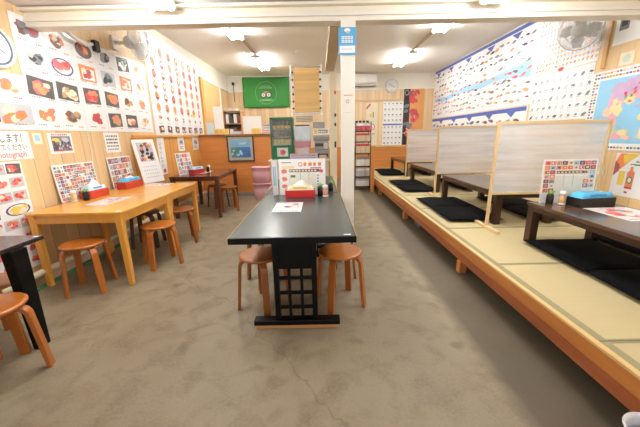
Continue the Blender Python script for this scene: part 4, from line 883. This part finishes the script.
bucket('plastic_container',(-.28,5.47,CZ+.201),.145,.13,.10,mat('bucket_rose',(196,140,150),.4,.12,20),'dusty rose plastic container in the middle of the counter stack','container',.95)
bucket('plastic_container',(-.275,5.47,CZ+.302),.155,.13,.25,mat('bucket_clear',(214,226,232),.25,.08,10),'pale translucent plastic container topmost on the counter stack','container',.88)
MB().box(-.40,-.15,5.36,5.58,CZ+.553,CZ+.575,INK).build('black_tray',label='flat black tray on the topmost plastic container',category='tray',bevel=.004)
mb=MB().box(-.49,-.02,5.20,5.255,CZ,CZ+.10,mat('carton_lilac',(206,196,212),.4,.2,50)); F=Fr((0,5.2,0),(1,0,0),(0,0,1)); bars(mb,F,-.47,CZ+.02,.42,.02,.001,PURP,14,r); bars(mb,F,-.47,CZ+.06,.42,.02,.001,GREYINK,12,r); mb.build('display_box',label='lilac patterned display box at the front edge of the counter',category='box')
MB().box(.01,.13,5.182,5.24,CZ,CZ+.07,mat('carton_beige',(206,180,150),.4,.1)).build('display_box',label='beige display box at the front edge of the counter beside the post',category='box')
# ================================================================ MERCHANDISE RACK
rk=thing('display_rack','black metal display rack with red and white goods beside the platform end','rack',(1.06,7.42,0)); BM=mat('rack_black',(46,44,44),.4)
for x in (-.19,.165):
    for y in (-.15,.15): MB().box(x-.01,x+.01,y-.01,y+.01,0,1.60,BM).build('upright',rk)
tiers=[.06,.30,.55,.85,1.12,1.36]
for z in tiers: MB().box(-.18,.155,-.16,.16,z,z+.015,BM).box(-.18,.155,-.165,-.16,z,z+.03,BM).build('shelf',rk)
k=0
pos=['left','centre','right']
for z,h,c,tc,nm in ((.076,.19,PAPER,LGREY,'white_package'),(.316,.20,LGREY,PAPER,'white_package'),(.566,.22,PAPER,GREYINK,'white_package'),(.866,.23,mat('goods_cream',(226,206,170),.5,.08),REDI,'red_topped_package'),(1.136,.20,mat('goods_cream',(226,206,170),.5,.08),REDI,'red_topped_package'),(1.376,.17,mat('goods_red',(208,90,90),.5,.2,40),PAPER,'red_package')):
    tn={.076:'bottom',.316:'second lowest',.566:'third lowest',.866:'third highest',1.136:'second highest',1.376:'top'}[z]
    for i,x in enumerate((-.118,-.01,.098)):
        t=thing(nm,'%s on the %s shelf of the black rack, %s'%(nm.replace('_',' '),tn,pos[i]),'package',(1.06+x,7.36,z),0,'goods on the black display rack')
        MB().box(-.05,.05,-.08,.08,0,h*.75,c).build('pack_body',t,bevel=.004); MB().box(-.05,.05,-.08,.08,h*.75+.0005,h,tc).build('pack_top',t,bevel=.004)
for i,x in enumerate((-.15,-.06,.03,.12)):
    t=thing('hanging_utensil','dark-tipped white package standing up at the rack top, %s'%['leftmost','second from left','second from right','rightmost'][i],'package',(1.06+x*.95,7.50,1.376),0,'goods on the black display rack')
    MB().box(-.03,.03,-.02,.02,0,.20,mat('goods_pale',(214,216,216),.4)).build('pack_body',t); MB().box(-.03,.03,-.02,.02,.2005,.25,BM).build('pack_top',t)
# ================================================================ LIGHT + CAMERA
w=bpy.data.worlds.new('w'); S.world=w; w.use_nodes=True; bg=w.node_tree.nodes['Background']; bg.inputs[0].default_value=(1,.985,.955,1); bg.inputs[1].default_value=1.15
cam=bpy.data.cameras.new('cam'); co=bpy.data.objects.new('cam',cam); C.objects.link(co); S.camera=co
cam.sensor_width=36; cam.lens=301/640*36; cam.clip_start=.02
pi_,ro=math.radians(14.5),math.radians(-1.15)
fw=V((0,math.cos(pi_),-math.sin(pi_))); rt=V((1,0,0)); up=rt.cross(fw); c,s=math.cos(ro),math.sin(ro)
r2=rt*c+up*s; u2=rt*-s+up*c
co.matrix_world=M(((r2.x,u2.x,-fw.x,0),(r2.y,u2.y,-fw.y,0),(r2.z,u2.z,-fw.z,1.3),(0,0,0,1)))
S.view_settings.view_transform='Standard'; S.view_settings.look='None'; S.view_settings.gamma=1; S.view_settings.use_curve_mapping=False
S.view_settings.exposure=.02
